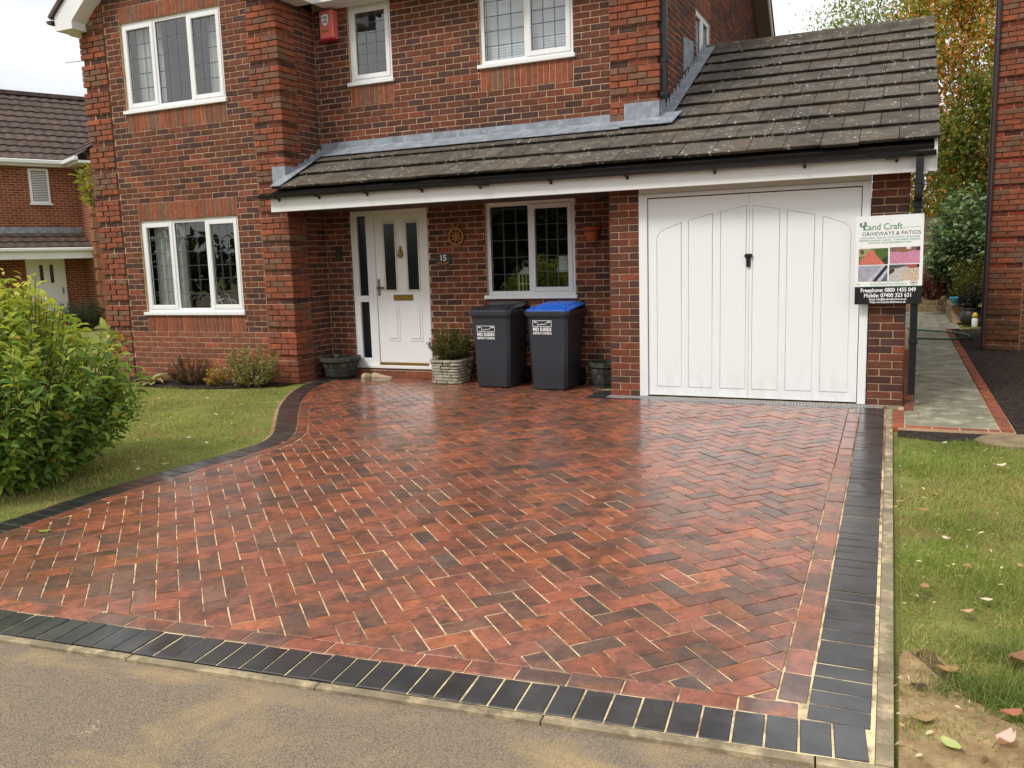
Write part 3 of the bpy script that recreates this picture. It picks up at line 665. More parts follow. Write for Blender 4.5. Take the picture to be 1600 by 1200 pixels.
def backing(W, u0, u1, z0, z1, openings, name, parent, thick=.12, back=.006, mat=None):
    O, U, Nn = W; us = sorted({u0, u1} | {u for o in openings for u in (o[0], o[1]) if u0 < u < u1}); zs = sorted({z0, z1} | {z for o in openings for z in (o[2], o[3]) if z0 < z < z1})
    m = MB()
    for a, b_ in zip(us, us[1:]):
        for c, d_ in zip(zs, zs[1:]):
            uc, zc = (a + b_) / 2, (c + d_) / 2
            if any(o[0] < uc < o[1] and o[2] < zc < o[3] for o in openings): continue
            P = lambda u, n_, z: (O[0] + U[0] * u + Nn[0] * n_, O[1] + U[1] * u + Nn[1] * n_, z)
            v = [P(u, n_, z) for z in (c, d_) for n_ in (-thick, -back) for u in (a, b_)]
            m.add(v, [(0, 2, 3, 1), (4, 5, 7, 6), (0, 1, 5, 4), (2, 6, 7, 3), (0, 4, 6, 2), (1, 3, 7, 5)])
    return obj(name, m, mat or M['mortar'], parent)
proud = lambda k: k % 5 != 4
PR = .028
EAVE = 4.86; KTOP = 65                                          # courses up to the eaves
# frames: u measured from the right-hand corner leftwards on the fronts
WB = ((XR, 0), (-1, 0), (0, -1)); WS = ((XR, 0), (0, 1), (1, 0)); WM = ((XM, YM), (-1, 0), (0, -1)); WX = ((XM, YM), (0, 1), (1, 0)); WL = ((XL, 0), (0, 1), (-1, 0))
BW = XR - XL
ub = lambda x: XR - x
um = lambda x: XM - x
bw1 = (ub(-7.787), ub(-9.565), .899, 2.225); bw2 = (ub(-7.83), ub(-9.61), 3.684, 4.89)
bop = [bw1, bw2, (ub(-7.787), ub(-9.565), 2.225, 2.467), (ub(-7.787), ub(-9.565), .667, .899), (ub(-7.83), ub(-9.61), 3.442, 3.684), (ub(-7.83), ub(-9.61), 4.89, 5.092)]
def bay_col(u, k):
    if k < 9: return plinthcol()
    if proud(k) and (u < .45 or u > BW - .45): return quoincol()
    return fieldcol()
bay_off = lambda u, k: PR if (proud(k) and (u < .45 or u > BW - .45)) else 0.0
gab = lambda u: 5.0 + .84 * min(u + .15, BW - u + .15)
lay(WB, 0, BW, 0, 86, bop, .225, .1125, (.45, BW - .45), bay_col, bay_off, .225, .1125, zmax=gab)
soldiers(WB, bw1[0], bw1[1], 2.225, 2.467); soldiers(WB, bw1[0], bw1[1], .667, .899, colf=plinthcol); soldiers(WB, bw2[0], bw2[1], 3.442, 3.684); soldiers(WB, bw2[0], bw2[1], 4.89, 5.092)
for k in range(0, KTOP):
    p = PR if proud(k) else 0; c = quoincol if proud(k) else fieldcol
    if k < 9: c = plinthcol
    if k % 2 == 0: cbox(XR - .22, XR + p, -p, .105, k, c()); cbox(XL - p, XL + .22, -p, .105, k, c())
    else: cbox(XR - .1075, XR + p, -p, .2175, k, c()); cbox(XL - p, XL + .1075, -p, .2175, k, c())
side_col = lambda u, k: (plinthcol() if k < 9 else quoincol()) if (proud(k) and u < .3375) else fieldcol()
side_off = lambda u, k: PR if (proud(k) and u < .3375) else 0.0
lay(WS, 0, YM + .004, 0, KTOP, [], .1125, .225, (.3375,), side_col, side_off)
lay(WL, 0, 3.0, 0, KTOP, [], .1125, .225, (.3375,), side_col, side_off)
# main wall
dop = (um(-5.349), um(-6.539), -.05, 2.235); kop = (um(-3.318), um(-4.512), 1.043, 2.243)
s2 = (um(-5.765), um(-6.414), 3.849, 4.86); t2 = (um(-3.293), um(-4.504), 3.853, 4.86)
mop = [dop, kop, s2, t2, (s2[0], s2[1], 3.592, 3.849), (t2[0], t2[1], 3.592, 3.853)]
mcol = lambda u, k: quoincol() if (proud(k) and u < .5625 and k > 36) else fieldcol()
moff = lambda u, k: PR if (proud(k) and u < .5625 and k > 36) else 0.0
lay(WM, 0, XM - XR + .004, 0, KTOP, mop, .225, .1125, (.5625,), mcol, moff)
soldiers(WM, s2[0], s2[1], 3.592, 3.849); soldiers(WM, t2[0], t2[1], 3.592, 3.853)
for k in range(36, KTOP):
    p = PR if proud(k) else 0; c = quoincol if proud(k) else fieldcol
    if k % 2 == 0: cbox(XM - .22, XM + p, YM - p, YM + .105, k, c())
    else: cbox(XM - .1075, XM + p, YM - p, YM + .2175, k, c())
xop = [(2.0, 2.98, 3.9, 4.78), (2.0, 2.98, 4.78, 5.0)]
xg = lambda u: 5.0 + .84 * min(u + .35, 8.1 - u)
lay(WX, 0, 7.9, 38, 112, xop, .1125, .225, (.3375,), lambda u, k: quoincol() if (proud(k) and u < .3375 and k < KTOP) else fieldcol(), lambda u, k: PR if (proud(k) and u < .3375 and k < KTOP) else 0, zmax=xg)
soldiers(WX, 2.0, 2.98, 4.78, 5.0)
# garage piers
for k in range(0, 31):
    if k % 2 == 0: cbox(XP, XP + .215, 0, .1025, k, fieldcol()); cbox(XP + .225, XP + .3325, .0005, .1025, k, fieldcol()); cbox(.337 - .215, .337, 0, .1025, k, fieldcol()); cbox(.004, .337 - .225, .0005, .1025, k, fieldcol())
    else: cbox(XP, XP + .1025, 0, .215, k, fieldcol()); cbox(XP + .1125, XP + .3325, .0005, .1025, k, fieldcol()); cbox(.337 - .1025, .337, 0, .215, k, fieldcol()); cbox(.004, .337 - .1125, .0005, .1025, k, fieldcol())
WP = ((XP, 0), (0, 1), (-1, 0)); WG = ((.337, 0), (0, 1), (1, 0))
lay(WP, 0, YM - .01, 0, 31, [], .1125, .225); lay(WG, 0, 5.8, 0, 57, [], .1125, .225, zmax=lambda u: 2.42 + .5 * min(u + .1, 7.05 - u))
# mortar cores, one per wall; the bricks of each wall hang on the wall part
wall_b = backing(WB, .02, BW - .02, -.05, EAVE + .25, [bw1, bw2], 'bay_wall', house)
wall_bs = MB(); m = MB()
m.box(XR - .13, XR - .008, .13, YM, -.05, EAVE); m.box(XL + .008, XL + .13, .13, 8.6, -.05, EAVE); m.box(XL + .008, XM - .008, 8.5, 8.6, -.05, EAVE)
obj('side_wall', m, M['mortar'], house)
m = MB()
for x0, x1, hmax in [(XL + .02, (XL + XR) / 2, 0), ((XL + XR) / 2, XR - .02, 0)]:
    z0 = lambda x: EAVE + .25 if True else 0
mid = (XL + XR) / 2
obj('gable_core', prism([(XL + .02, EAVE + .25), (XR - .02, EAVE + .25), (mid, gab(BW / 2) - .02)], (0, 0, 0), (1, 0, 0), (0, 0, 1), (0, -1, 0), -.12, -.008), M['mortar'], house)
wall_m = backing(WM, .02, XM - XR + .02, -.05, EAVE + .1, [dop, kop, s2, t2], 'front_wall', house)
m = backing(WX, .03, 7.8, -.05, EAVE + .1, [xop[0]], 'flank_wall', house)
obj('flank_gable_core', prism([(YM, EAVE + .1), (YM + 7.8, EAVE + .1), (YM + 3.9, 8.2)], (0, 0, 0), (0, 1, 0), (0, 0, 1), (1, 0, 0), XM - .12, XM - .008), M['mortar'], house)
m = MB(); m.box(XP + .008, XP + .33, .008, YM, -.05, 2.32); m.box(.012, .329, .008, 5.8, -.05, 2.32); m.box(XP + .33, .01, 5.7, 5.8, -.05, 2.32)
obj('garage_wall', m, M['mortar'], house)
obj('garage_gable_core', prism([(.0, 2.32), (5.8, 2.32), (3.45, 4.1)], (0, 0, 0), (0, 1, 0), (0, 0, 1), (1, 0, 0), .2, .329), M['mortar'], house)
pieces('brick', HB, M['brick'], wall_b, 300, 'brickwork')

# ---- windows
def window(W, op, lights, parent, lead=None, sillh=.045, name='window', rec=.035, sill=True):
    """op = (u0,u1,z0,z1); lights = list of (f0, f1, opening) as fractions from the left as seen"""
    O, U, Nn = W; u0, u1, z0, z1 = op
    O3 = Vector((O[0], O[1], 0)); U3 = Vector((-U[0], -U[1], 0)); N3 = Vector((Nn[0], Nn[1], 0)); V3 = Vector((0, 0, 1))
    # left edge as seen from outside: at u1 for fronts laid from the right
    if U3.cross(V3).dot(N3) > 0: pass
    org = O3 + Vector((U[0], U[1], 0)) * u1; Wd = u1 - u0
    if U3.cross(V3).dot(N3) < 0: U3 = -U3; org = O3 + Vector((U[0], U[1], 0)) * u0
    def bx(m, a, b_, c, d_, n0, n1, bev=.004):
        v, f = boxgeo(a, b_, n0, n1, c, d_, bev); m.add([org + U3 * p[0] + N3 * p[1] + V3 * p[2] for p in v], f); return m
    zb = z0 + (sillh if sill else 0); fw = .052; m = MB()
    bx(m, 0, fw, zb, z1, -rec - .06, -rec); bx(m, Wd - fw, Wd, zb, z1, -rec - .06, -rec); bx(m, fw - .001, Wd - fw + .001, z1 - fw, z1 - .0005, -rec - .06, -rec - .0006); bx(m, fw - .001, Wd - fw + .001, zb + .0005, zb + fw, -rec - .06, -rec - .0006)
    for (a, b_, op_) in lights[:-1]: bx(m, b_ * Wd - fw * .45, b_ * Wd + fw * .45, zb + fw - .001, z1 - fw + .001, -rec - .06, -rec - .0012)
    fr = obj(name, m, M['white'], parent)
    if sill: obj('sill', bx(MB(), -.03, Wd + .03, z0, zb + .002, -rec - .05, .035, .005), M['white'], fr)
    for (a, b_, op_) in lights:
        x0 = a * Wd + (fw if a == 0 else fw * .45); x1 = b_ * Wd - (fw if b_ == 1 else fw * .45); y0, y1 = zb + fw, z1 - fw
        if op_:
            s = MB(); sw = .058; e = .012
            bx(s, x0 - e, x0 + sw - e, y0 - e, y1 + e, -rec - .05, -rec + .014, .006); bx(s, x1 - sw + e, x1 + e, y0 - e, y1 + e, -rec - .05, -rec + .014, .006)
            bx(s, x0 + sw - e - .001, x1 - sw + e + .001, y1 - sw + e, y1 + e - .0006, -rec - .05, -rec + .0134, .006); bx(s, x0 + sw - e - .001, x1 - sw + e + .001, y0 - e + .0006, y0 + sw - e, -rec - .05, -rec + .0134, .006)
            obj('sash', s, M['white'], fr); x0 += sw - e; x1 -= sw - e; y0 += sw - e; y1 -= sw - e
        gn = -rec - .02
        bead = MB()
        for q in ((x0, x0 + .006, y0, y1), (x1 - .006, x1, y0, y1), (x0, x1, y0, y0 + .006), (x0, x1, y1 - .006, y1)): bx(bead, *q, gn, gn + .006, 0)
        obj('gasket', bead, M['gutter'], fr)
        obj('pane', MB().add([org + U3 * p + V3 * q + N3 * gn for p, q in ((x0 - .002, y0 - .002), (x1 + .002, y0 - .002), (x1 + .002, y1 + .002), (x0 - .002, y1 + .002))], [(0, 1, 2, 3)]), M['glass'], fr, recalc=False)
        if lead:
            nc, nr = lead; cm = MB()
            for g_ in (gn + .0015, gn - .022):
                for i in range(1, nc): t = x0 + (x1 - x0) * i / nc; bx(cm, t - .0032, t + .0032, y0, y1, g_ - .001, g_ + .0008, 0)
                for i in range(1, nr): t = y0 + (y1 - y0) * i / nr; bx(cm, x0, x1, t - .0032, t + .0032, g_ - .0012, g_ + .001, 0)
            obj('leading', cm, M['camewire'], fr)
    return fr
L3 = [(0, .335, True), (.335, .672, False), (.672, 1, True)]
w1 = window(WB, bw1, L3, house, (3, 6)); w2 = window(WB, bw2, L3, house, (3, 5))
w3 = window(WM, kop, [(0, .497, False), (.497, 1, True)], house, (3, 5)); w4 = window(WM, s2, [(0, 1, True)], house, (3, 6)); w5 = window(WM, t2, [(0, .497, False), (.497, 1, True)], house, (3, 5))
w6 = window(WX, xop[0], [(0, .5, True), (.5, 1, True)], house, (2, 4), name='window')
# rooms behind the glass
def room(x0, x1, y0, y1, z0, z1, mat):
    m = MB(); t = .05
    m.box(x0, x1, y1, y1 + t, z0, z1); m.box(x0 - t, x0, y0, y1 + t, z0, z1); m.box(x1, x1 + t, y0, y1 + t, z0, z1); m.box(x0 - t, x1 + t, y0, y1 + t, z0 - t, z0); m.box(x0 - t, x1 + t, y0, y1 + t, z1, z1 + t)
    return obj('room', m, mat, house)
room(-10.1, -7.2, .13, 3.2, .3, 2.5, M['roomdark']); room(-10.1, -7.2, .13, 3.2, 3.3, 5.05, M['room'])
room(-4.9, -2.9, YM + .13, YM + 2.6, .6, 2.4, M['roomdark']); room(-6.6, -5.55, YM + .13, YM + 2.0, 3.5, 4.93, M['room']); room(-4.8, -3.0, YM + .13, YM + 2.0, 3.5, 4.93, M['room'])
def curtain(x0, x1, y, z0, z1, label, amp=.025, wl_=.09, mat='curtain'):
    m = MB(); n = int((x1 - x0) / .012); v = []
    for i in range(n + 1):
        x = x0 + (x1 - x0) * i / n; yy = y + amp * math.sin(2 * math.pi * (x - x0) / wl_ + .6 * math.sin(5 * x)); v += [(x, yy, z0), (x, yy + .01 * math.sin(9 * x), z1)]
    m.add(v, [(2 * i, 2 * i + 2, 2 * i + 3, 2 * i + 1) for i in range(n)])
    k = len(m.v); m.add([(p[0], p[1] + .004, p[2]) for p in v], [(2 * i + 1, 2 * i + 3, 2 * i + 2, 2 * i) for i in range(n)])
    return tag(obj('curtain', m, M[mat], None, smooth=True, recalc=False), label, 'curtain')
curtain(-9.52, -8.92, .20, .96, 2.2, 'pale pleated curtain behind the lower bay window beside the shrub')
curtain(-9.55, -9.05, .20, 3.74, 4.87, 'pale pleated curtain at the left of the upper bay window'); curtain(-8.25, -7.88, .22, 3.74, 4.87, 'pale pleated curtain at the right of the upper bay window')
bl = thing('window_blind', (-3.9, YM + .16, 3.9), 'white slatted blind behind the upper window over the bins', 'blind')
m = MB()
for i in range(30): z = 3.88 + i * .0325; m.add([(-4.46, YM + .14, z), (-3.34, YM + .14, z), (-3.34, YM + .150, z + .036), (-4.46, YM + .150, z + .036)], [(0, 1, 2, 3)])
obj('slats', m, M['blind'], bl)
obj('head_rail', MB().box(-4.48, -3.32, YM + .125, YM + .18, 4.845, 4.875), M['blind'], bl)
# ---- front door
def dplate(parent, name, x0, x1, z0, z1, y, t, mat, b=.004): return obj(name, MB().box(x0, x1, y - t, y, z0, z1, b=b), mat, parent)
DY = YM + .0
fd = MB(); 
fd.box(-6.539, -6.445, DY - .01, DY + .06, .16, 2.235, b=.005); fd.box(-6.30, -6.175, DY - .01, DY + .06, .16, 2.235, b=.005); fd.box(-5.405, -5.349, DY - .01, DY + .06, .16, 2.235, b=.005)
fd.box(-6.446, -6.299, DY - .009, DY + .06, 2.17, 2.2345, b=.004); fd.box(-6.446, -6.299, DY - .009, DY + .06, 1.02, 1.105, b=.004); fd.box(-6.446, -6.299, DY - .009, DY + .06, .1605, .252, b=.004); fd.box(-6.176, -5.404, DY - .009, DY + .06, 2.175, 2.2345, b=.004)
door = obj('front_door_frame', fd, M['white'], house)
dplate(door, 'side_light', -6.447, -6.298, 1.104, 2.171, DY + .035, .01, M['darkglass'], 0); dplate(door, 'side_light', -6.447, -6.298, .251, 1.021, DY + .035, .01, M['darkglass'], 0)
dplate(door, 'door_sill', -6.57, -5.33, .12, .162, DY + .05, .11, M['white'], .006)
leaf = obj('door_leaf', MB().box(-6.172, -5.408, DY + .012, DY + .056, .195, 2.172, b=.003), M['white'], door)
y0 = DY + .012
for a, b_ in ((-6.045, -5.835), (-5.695, -5.485)):
    m = MB()
    for q in ((a, a + .024, 1.155, 2.075), (b_ - .024, b_, 1.155, 2.075)): m.box(*q[:2], y0 - .016, y0 + .001, *q[2:], b=.006)
    for q in ((a + .023, b_ - .023, 1.155, 1.179), (a + .023, b_ - .023, 2.051, 2.075)): m.box(*q[:2], y0 - .0155, y0 + .001, *q[2:], b=.006)
    obj('glazing_bead', m, plain('cream_bead', S(226, 220, 196), .4) if 'bead' not in M else M['bead'], door)
    obj('glazing', MB().box(a + .02, b_ - .02, y0 - .004, y0 + .001, 1.175, 2.055), M['darkglass'], door)
    for zz in ((.49, .985),):
        m = MB(); m.box(a + .0, b_ - .0, y0 - .007, y0 + .001, zz[0], zz[1], b=.006); m.box(a + .035, b_ - .035, y0 - .016, y0 - .006, zz[0] + .035, zz[1] - .035, b=.009); obj('door_panel', m, M['white'], door)
m = MB().box(-5.915, -5.612, y0 - .012, y0, 1.035, 1.112, b=.006); m.box(-5.88, -5.65, y0 - .018, y0 - .011, 1.05, 1.096, b=.005); obj('letterbox', m, M['brass'], door)
m = lathe([(.012, 0), (.03, .02), (.036, .05), (.028, .09), (.012, .115), (.016, .14), (.004, .16)], (-5.77, y0 - .022, 1.595), 12); obj('knocker', m, M['brass'], door, smooth=True)
m = MB().box(-6.155, -6.12, y0 - .012, y0, 1.10, 1.325, b=.006); m.box(-6.15, -6.03, y0 - .055, y0 - .035, 1.195, 1.222, b=.008); m.box(-6.15, -6.125, y0 - .05, y0 - .01, 1.197, 1.22, b=.005); obj('door_handle', m, M['chrome'], door)
obj('threshold', MB().box(-6.172, -5.408, y0 - .03, y0 + .05, .163, .193, b=.004), M['brass'], door)
obj('bell_push', MB().box(-6.518, -6.488, DY - .028, DY - .009, 1.41, 1.50, b=.006), M['blind'], door)
# step bricks under the door
st = []
soldiers(((-5.30, YM - .09), (-1, 0), (0, -1)), 0, 1.30, .0, .10, colf=plinthcol, out_=st, pitch=.216)
stepm = obj('door_step', MB().box(-6.60, -5.30, YM - .082, YM + .02, -.02, .098), M['mortar'], house)
for v, f, c in st: obj('brick', MB().add(v, f, c), M['brick'], stepm, recalc=False)
# ---- garage door
gf = MB(); gf.box(-2.294, -2.203, -.012, .05, .006, 2.178, b=.004); gf.box(-.077, .0, -.012, .05, .006, 2.178, b=.004); gf.box(-2.2035, -.0765, -.011, .05, 2.136, 2.1775, b=.004)
gfo = obj('garage_door_frame', gf, M['doorwhite'], house)
obj('garage_door_leaf', MB().box(-2.193, -.087, .021, .04, .024, 2.122), M['doorwhite'], gfo)
obj('door_shadow_gap', MB().box(-2.21, -.07, .035, .046, .006, 2.14), M['void'], gfo)
def arch(x0, x1, zl, zr, rl=0, rr=0, zb=.115):
    P = [(x0, zb), (x1, zb)]
    if rr: P += [(x1, zr - rr)] + [(x1 - rr + rr * math.cos(a), zr - rr + rr * math.sin(a) + .0) for a in (math.pi * .12, math.pi * .24, math.pi * .36)] + [(x1 - rr * 1.1, zr + .012)]
    else: P += [(x1, zr)]
    if rl: P += [(x0 + rl * 1.1, zl + .012)] + [(x0 + rl - rl * math.cos(a), zl - rl + rl * math.sin(a)) for a in (math.pi * .36, math.pi * .24, math.pi * .12)] + [(x0, zl - rl)]
    else: P += [(x0, zl)]
    return P
PAN = [arch(*a) for a in ((-2.103, -1.838, 1.80, 1.865, .11, 0), (-1.764, -1.512, 1.885, 1.942, 0, 0), (-1.43, -1.168, 1.958, 2.008, 0, 0), (-1.106, -.842, 2.008, 1.958, 0, 0), (-.77, -.508, 1.942, 1.885, 0, 0), (-.434, -.17, 1.865, 1.80, 0, .11))]
def skin(name, outer, holes, y, d, mat, parent):
    cu = bpy.data.curves.new(name, 'CURVE'); cu.dimensions = '2D'; cu.fill_mode = 'BOTH'; cu.extrude = d / 2
    for P in [outer] + holes:
        sp = cu.splines.new('POLY'); sp.points.add(len(P) - 1); sp.use_cyclic_u = True
        for q, p in zip(sp.points, P): q.co = (p[0], p[1], 0, 1)
    t = bpy.data.objects.new(name, cu); scene.collection.objects.link(t); bpy.context.view_layer.update(); me = bpy.data.meshes.new_from_object(t.evaluated_get(bpy.context.evaluated_depsgraph_get())); bpy.data.objects.remove(t); bpy.data.curves.remove(cu)
    for v in me.vertices: v.co = Vector((v.co.x, y - v.co.z, v.co.y))
    me.materials.clear(); me.materials.append(mat); o = bpy.data.objects.new(name, me); scene.collection.objects.link(o); o.parent = parent; o.location = -wl(parent); return o
for (xa, xb), PP in (((-2.195, -1.1415), PAN[:3]), ((-1.1385, -.085), PAN[3:])): skin('garage_door_skin', [(xa, .022), (xb, .022), (xb, 2.124), (xa, 2.124)], [inset(P, -.003) for P in PP], .0165, .010, M['doorwhite'], gfo)
for P in PAN:
    m = prism(inset(P, .003), (0, .012, 0), (1, 0, 0), (0, 0, 1), (0, -1, 0), -.010, .0015, b=.004); obj('door_panel', m, M['doorwhite'], gfo)
m = MB().box(-1.185, -1.105, -.022, .012, 1.478, 1.52, b=.012); m.box(-1.165, -1.125, -.012, .012, 1.385, 1.48, b=.008); gh = obj('garage_handle', m, M['gutter'], gfo)
obj('keyhole', lathe([(.009, 0), (.009, .003)], (-1.145, -.0, 1.425), 8), M['chrome'], gh) if False else None
# ---- porch and garage roof
E0 = Vector((0, -.30, 2.478)); SLP = math.atan2(4.3535 - 2.5061, 3.4543 + .2453); sdir = Vector((0, math.cos(SLP), math.sin(SLP))); sup = Vector((0, -math.sin(SLP), math.cos(SLP)))
RL = 4.16; GA = RL / 10; TW = .338
roof = obj('roof', prism([(-6.95, -.0), (XM - .0, 0), (XM, 1.10), (-6.95, 1.10)], E0 - sup * .035, (1, 0, 0), sdir, sup, -.05, 0.0).merge(prism([(XM + .001, 0), (.52, 0), (.52, RL - .05), (XM + .001, RL - .05)], E0 - sup * .035, (1, 0, 0), sdir, sup, -.05, 0.0)), M['roomdark'], house)
tl = []
def tile(x0, x1, s0, over=.075, dz=0, colk=1.0):
    b = .0; t = .032
    lo = s0; hi = s0 + GA + over; zlo = .014 + t; zhi = .0
    j = random.gauss(0, .0025); jl = random.gauss(0, .006); k = random.uniform(.8, 1.15) * colk
    p = lambda x, s, n_: tuple(E0 + Vector((x, 0, 0)) + sdir * s + sup * n_)
    x0 += .0022; x1 -= .0022; lo += jl
    c = .006
    v = [p(x0, lo, zlo - t + j), p(x1, lo, zlo - t + j), p(x1, hi, zhi - t + .002), p(x0, hi, zhi - t + .002), p(x0, lo, zlo - c + j), p(x1, lo, zlo - c + j), p(x1, hi, zhi), p(x0, hi, zhi), p(x0 + c, lo + c, zlo + j), p(x1 - c, lo + c, zlo + j), p(x1 - c, hi, zhi + .004), p(x0 + c, hi, zhi + .004)]
    f = [(0, 3, 2, 1), (0, 1, 5, 4), (1, 2, 6, 5), (2, 3, 7, 6), (3, 0, 4, 7), (4, 5, 9, 8), (5, 6, 10, 9), (6, 7, 11, 10), (7, 4, 8, 11), (8, 9, 10, 11)]
    tl.append((v, f, [(k, k, k * .97) if i not in (0, 1) else (.16, .15, .12) for i in range(10)]))  # butt and underside coloured dark to paint the shadow line between courses
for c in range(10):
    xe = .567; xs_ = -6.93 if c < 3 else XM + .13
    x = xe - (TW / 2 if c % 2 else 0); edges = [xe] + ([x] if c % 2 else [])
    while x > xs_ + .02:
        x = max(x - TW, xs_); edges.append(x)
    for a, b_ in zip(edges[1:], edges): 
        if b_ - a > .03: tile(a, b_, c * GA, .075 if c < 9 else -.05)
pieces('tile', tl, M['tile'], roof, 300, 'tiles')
m = MB(); rid = E0 + sdir * RL
for i in range(7):
    x1 = .567 - i * .42; x0 = max(x1 - .416, XM + .02)
    if x1 - x0 < .05: break
    P = [(-.13, -.075), (-.09, .0), (-.04, .035), (0, .045), (.04, .035), (.09, .0), (.13, -.075), (.11, -.08), (0, .015), (-.11, -.08)]
    obj('ridge_tile', prism(P, (x0, rid.y, rid.z + .02), (0, 1, 0), (0, 0, 1), (1, 0, 0), 0, x1 - x0, col=(random.uniform(.85, 1.1),) * 3), M['tile'], roof)
sd2 = Vector((0, math.cos(SLP), -math.sin(SLP))); su2 = Vector((0, math.sin(SLP), math.cos(SLP)))
obj('rear_slope', prism([(XM + .01, 0), (.567, 0), (.567, 3.0), (XM + .01, 3.0)], rid, (1, 0, 0), sd2, su2, -.05, .0, col=(1, 1, 1)), M['tile'], roof)
# fascia, soffit, gutter
fa = MB().box(-6.995, .545, -.265, -.245, 2.212, 2.405, b=.004); fascia = obj('fascia', fa, M['whitepaint'], house)
obj('soffit', MB().box(-6.94, XP, -.246, YM - .012, 2.240, 2.252).box(XP, .54, -.246, -.0005, 2.240, 2.252), plain('brown_porch_soffit', S(92, 78, 68), .7, .2), fascia)
obj('door_head', MB().box(-2.294, .0, -.0005, .05, 2.180, 2.239), M['doorwhite'], fascia)
m = prism([(-.265, 2.212), (.02, 2.212), (.02, 2.45), (3.45, 4.17), (3.45, 4.335), (-.265, 2.47)], (0, 0, 0), (0, 1, 0), (0, 0, 1), (1, 0, 0), .52, .548); obj('bargeboard', m, M['whitepaint'], house)
obj('mortar_bed', MB().box(.38, .55, -.26, -.1, 2.40, 2.455), M['mortar'], house)
gm = MB(); GY, GZ = -.322, 2.425; seg = 9; v = []
prof = [(GY + .056 * math.cos(a), GZ - .050 * math.sin(a)) for a in [math.pi * i / seg for i in range(seg + 1)]] + [(GY + .051 * math.cos(a), GZ - .045 * math.sin(a)) for a in [math.pi * (seg - i) / seg for i in range(seg + 1)]]
gm.merge(prism(prof, (-7.10, 0, 0), (0, 1, 0), (0, 0, 1), (1, 0, 0), 0, 7.63)); 
gm.merge(prism(prof[:seg + 1], (-7.11, 0, 0), (0, 1, 0), (0, 0, 1), (1, 0, 0), 0, .012)); gm.merge(prism(prof[:seg + 1], (.525, 0, 0), (0, 1, 0), (0, 0, 1), (1, 0, 0), 0, .012))
gfall = lambda x: -.034 * (x + 7.1) / 7.6
gm.v = [(p[0], p[1], p[2] + gfall(p[0])) for p in gm.v]
gut = obj('gutter', gm, M['gutter'], house)
for x in (-6.86, -6.25, -5.55, -4.80, -4.05, -3.2, -2.35, -1.45, -.6, .2):
    m = MB(); P = [(GY + .061 * math.cos(a), GZ - .061 * math.sin(a)) for a in [math.pi * (i / 8) for i in range(9)]] + [(GY - .055, GZ), (GY + .055, GZ - .001)][:0]
    P2 = [(GY + .0565 * math.cos(a), GZ - .0565 * math.sin(a)) for a in [math.pi * (1 - i / 8) for i in range(9)]]
    m.merge(prism(P + P2, (x, 0, 0), (0, 1, 0), (0, 0, 1), (1, 0, 0), 0, .028)); m.box(x + .002, x + .026, -.29, -.264, GZ - .085, GZ - .03, b=.004); m.v = [(p[0], p[1], p[2] + gfall(p[0])) for p in m.v]; obj('gutter_bracket', m, M['gutter'], gut)
for x in (-4.02, .12): obj('gutter_joint', prism([(GY + .063 * math.cos(a), GZ - .063 * math.sin(a)) for a in [math.pi * (i / 8) for i in range(9)]] + [(GY + .0565 * math.cos(a), GZ - .0565 * math.sin(a)) for a in [math.pi * (1 - i / 8) for i in range(9)]], (x, 0, gfall(x)), (0, 1, 0), (0, 0, 1), (1, 0, 0), 0, .11), M['gutter'], gut)
m = MB().box(.375, .44, GY - .033, GY + .032, 2.13, 2.33, b=.006); m.box(.368, .447, GY - .04, GY + .04, 2.10, 2.16, b=.006)
v, f = boxgeo(-.0325, .0325, -.0325, .0325, 0, 1, .006)
a_, b_ = Vector((.4075, GY, 2.12)), Vector((.4075, -.05, 1.95)); m.add([(a_.lerp(b_, p[2])) + Vector((p[0], p[1], 0)) for p in v], f)
m.box(.375, .44, -.083, -.018, .13, 1.97, b=.006); m.box(.368, .447, -.09, -.011, 1.90, 1.985, b=.006); m.box(.368, .447, -.09, -.004, .62, .66, b=.004)
obj('downpipe', m, M['gutter'], house)
m = MB().box(XM + .03, XM + .095, YM + .035, YM + .10, 3.345, 5.0, b=.006); m.box(XM + .024, XM + .101, YM + .029, YM + .106, 3.68, 3.74, b=.004); m.box(XM + .03, XM + .12, YM - .03, YM + .10, 3.30, 3.36, b=.01); obj('downpipe', m, M['gutter'], house)
# ---- lead flashings
fl = MB(); sW = (YM - E0.y) / math.cos(SLP); zW = (E0 + sdir * sW).z
fl.merge(prism([(-6.93, sW - .26), (-2.66, sW - .26), (-2.66, sW - .002), (-6.93, sW - .002)], E0 + sup * .012, (1, 0, 0), sdir, sup, .042, .048))
flash = obj('apron_flashing', fl, M['lead'], house)
m = MB()
for i in range(4): m.box(-6.93 + i * 1.07, -6.93 + (i + 1) * 1.07 - .002, YM - .012 - .001 * (i % 2), YM - .004, zW + .02, zW + .135 + .004 * (i % 2))
obj('upstand_flashing', m, M['lead'], flash)
m = MB().merge(prism([(-6.93, -.02), (-6.77, -.02), (-6.77, sW), (-6.93, sW)], E0 + sup * .012, (1, 0, 0), sdir, sup, .044, .050)); obj('soaker', m, M['lead'], flash)
for i in range(6):
    s0 = .30 + i * .16; p = E0 + sdir * s0; q = E0 + sdir * (s0 + .20); zt = ZB + CH * math.ceil((q.z + .05 - ZB) / CH)
    m = prism([(p.y, p.z + .03), (q.y, q.z + .03), (q.y, zt + .02), (q.y - .05, zt)], (0, 0, 0), (0, 1, 0), (0, 0, 1), (1, 0, 0), XR + PR + .002 + .0015 * (i % 3), XR + PR + .006 + .0015 * (i % 3)); obj('step_flashing', m, M['lead'], flash)
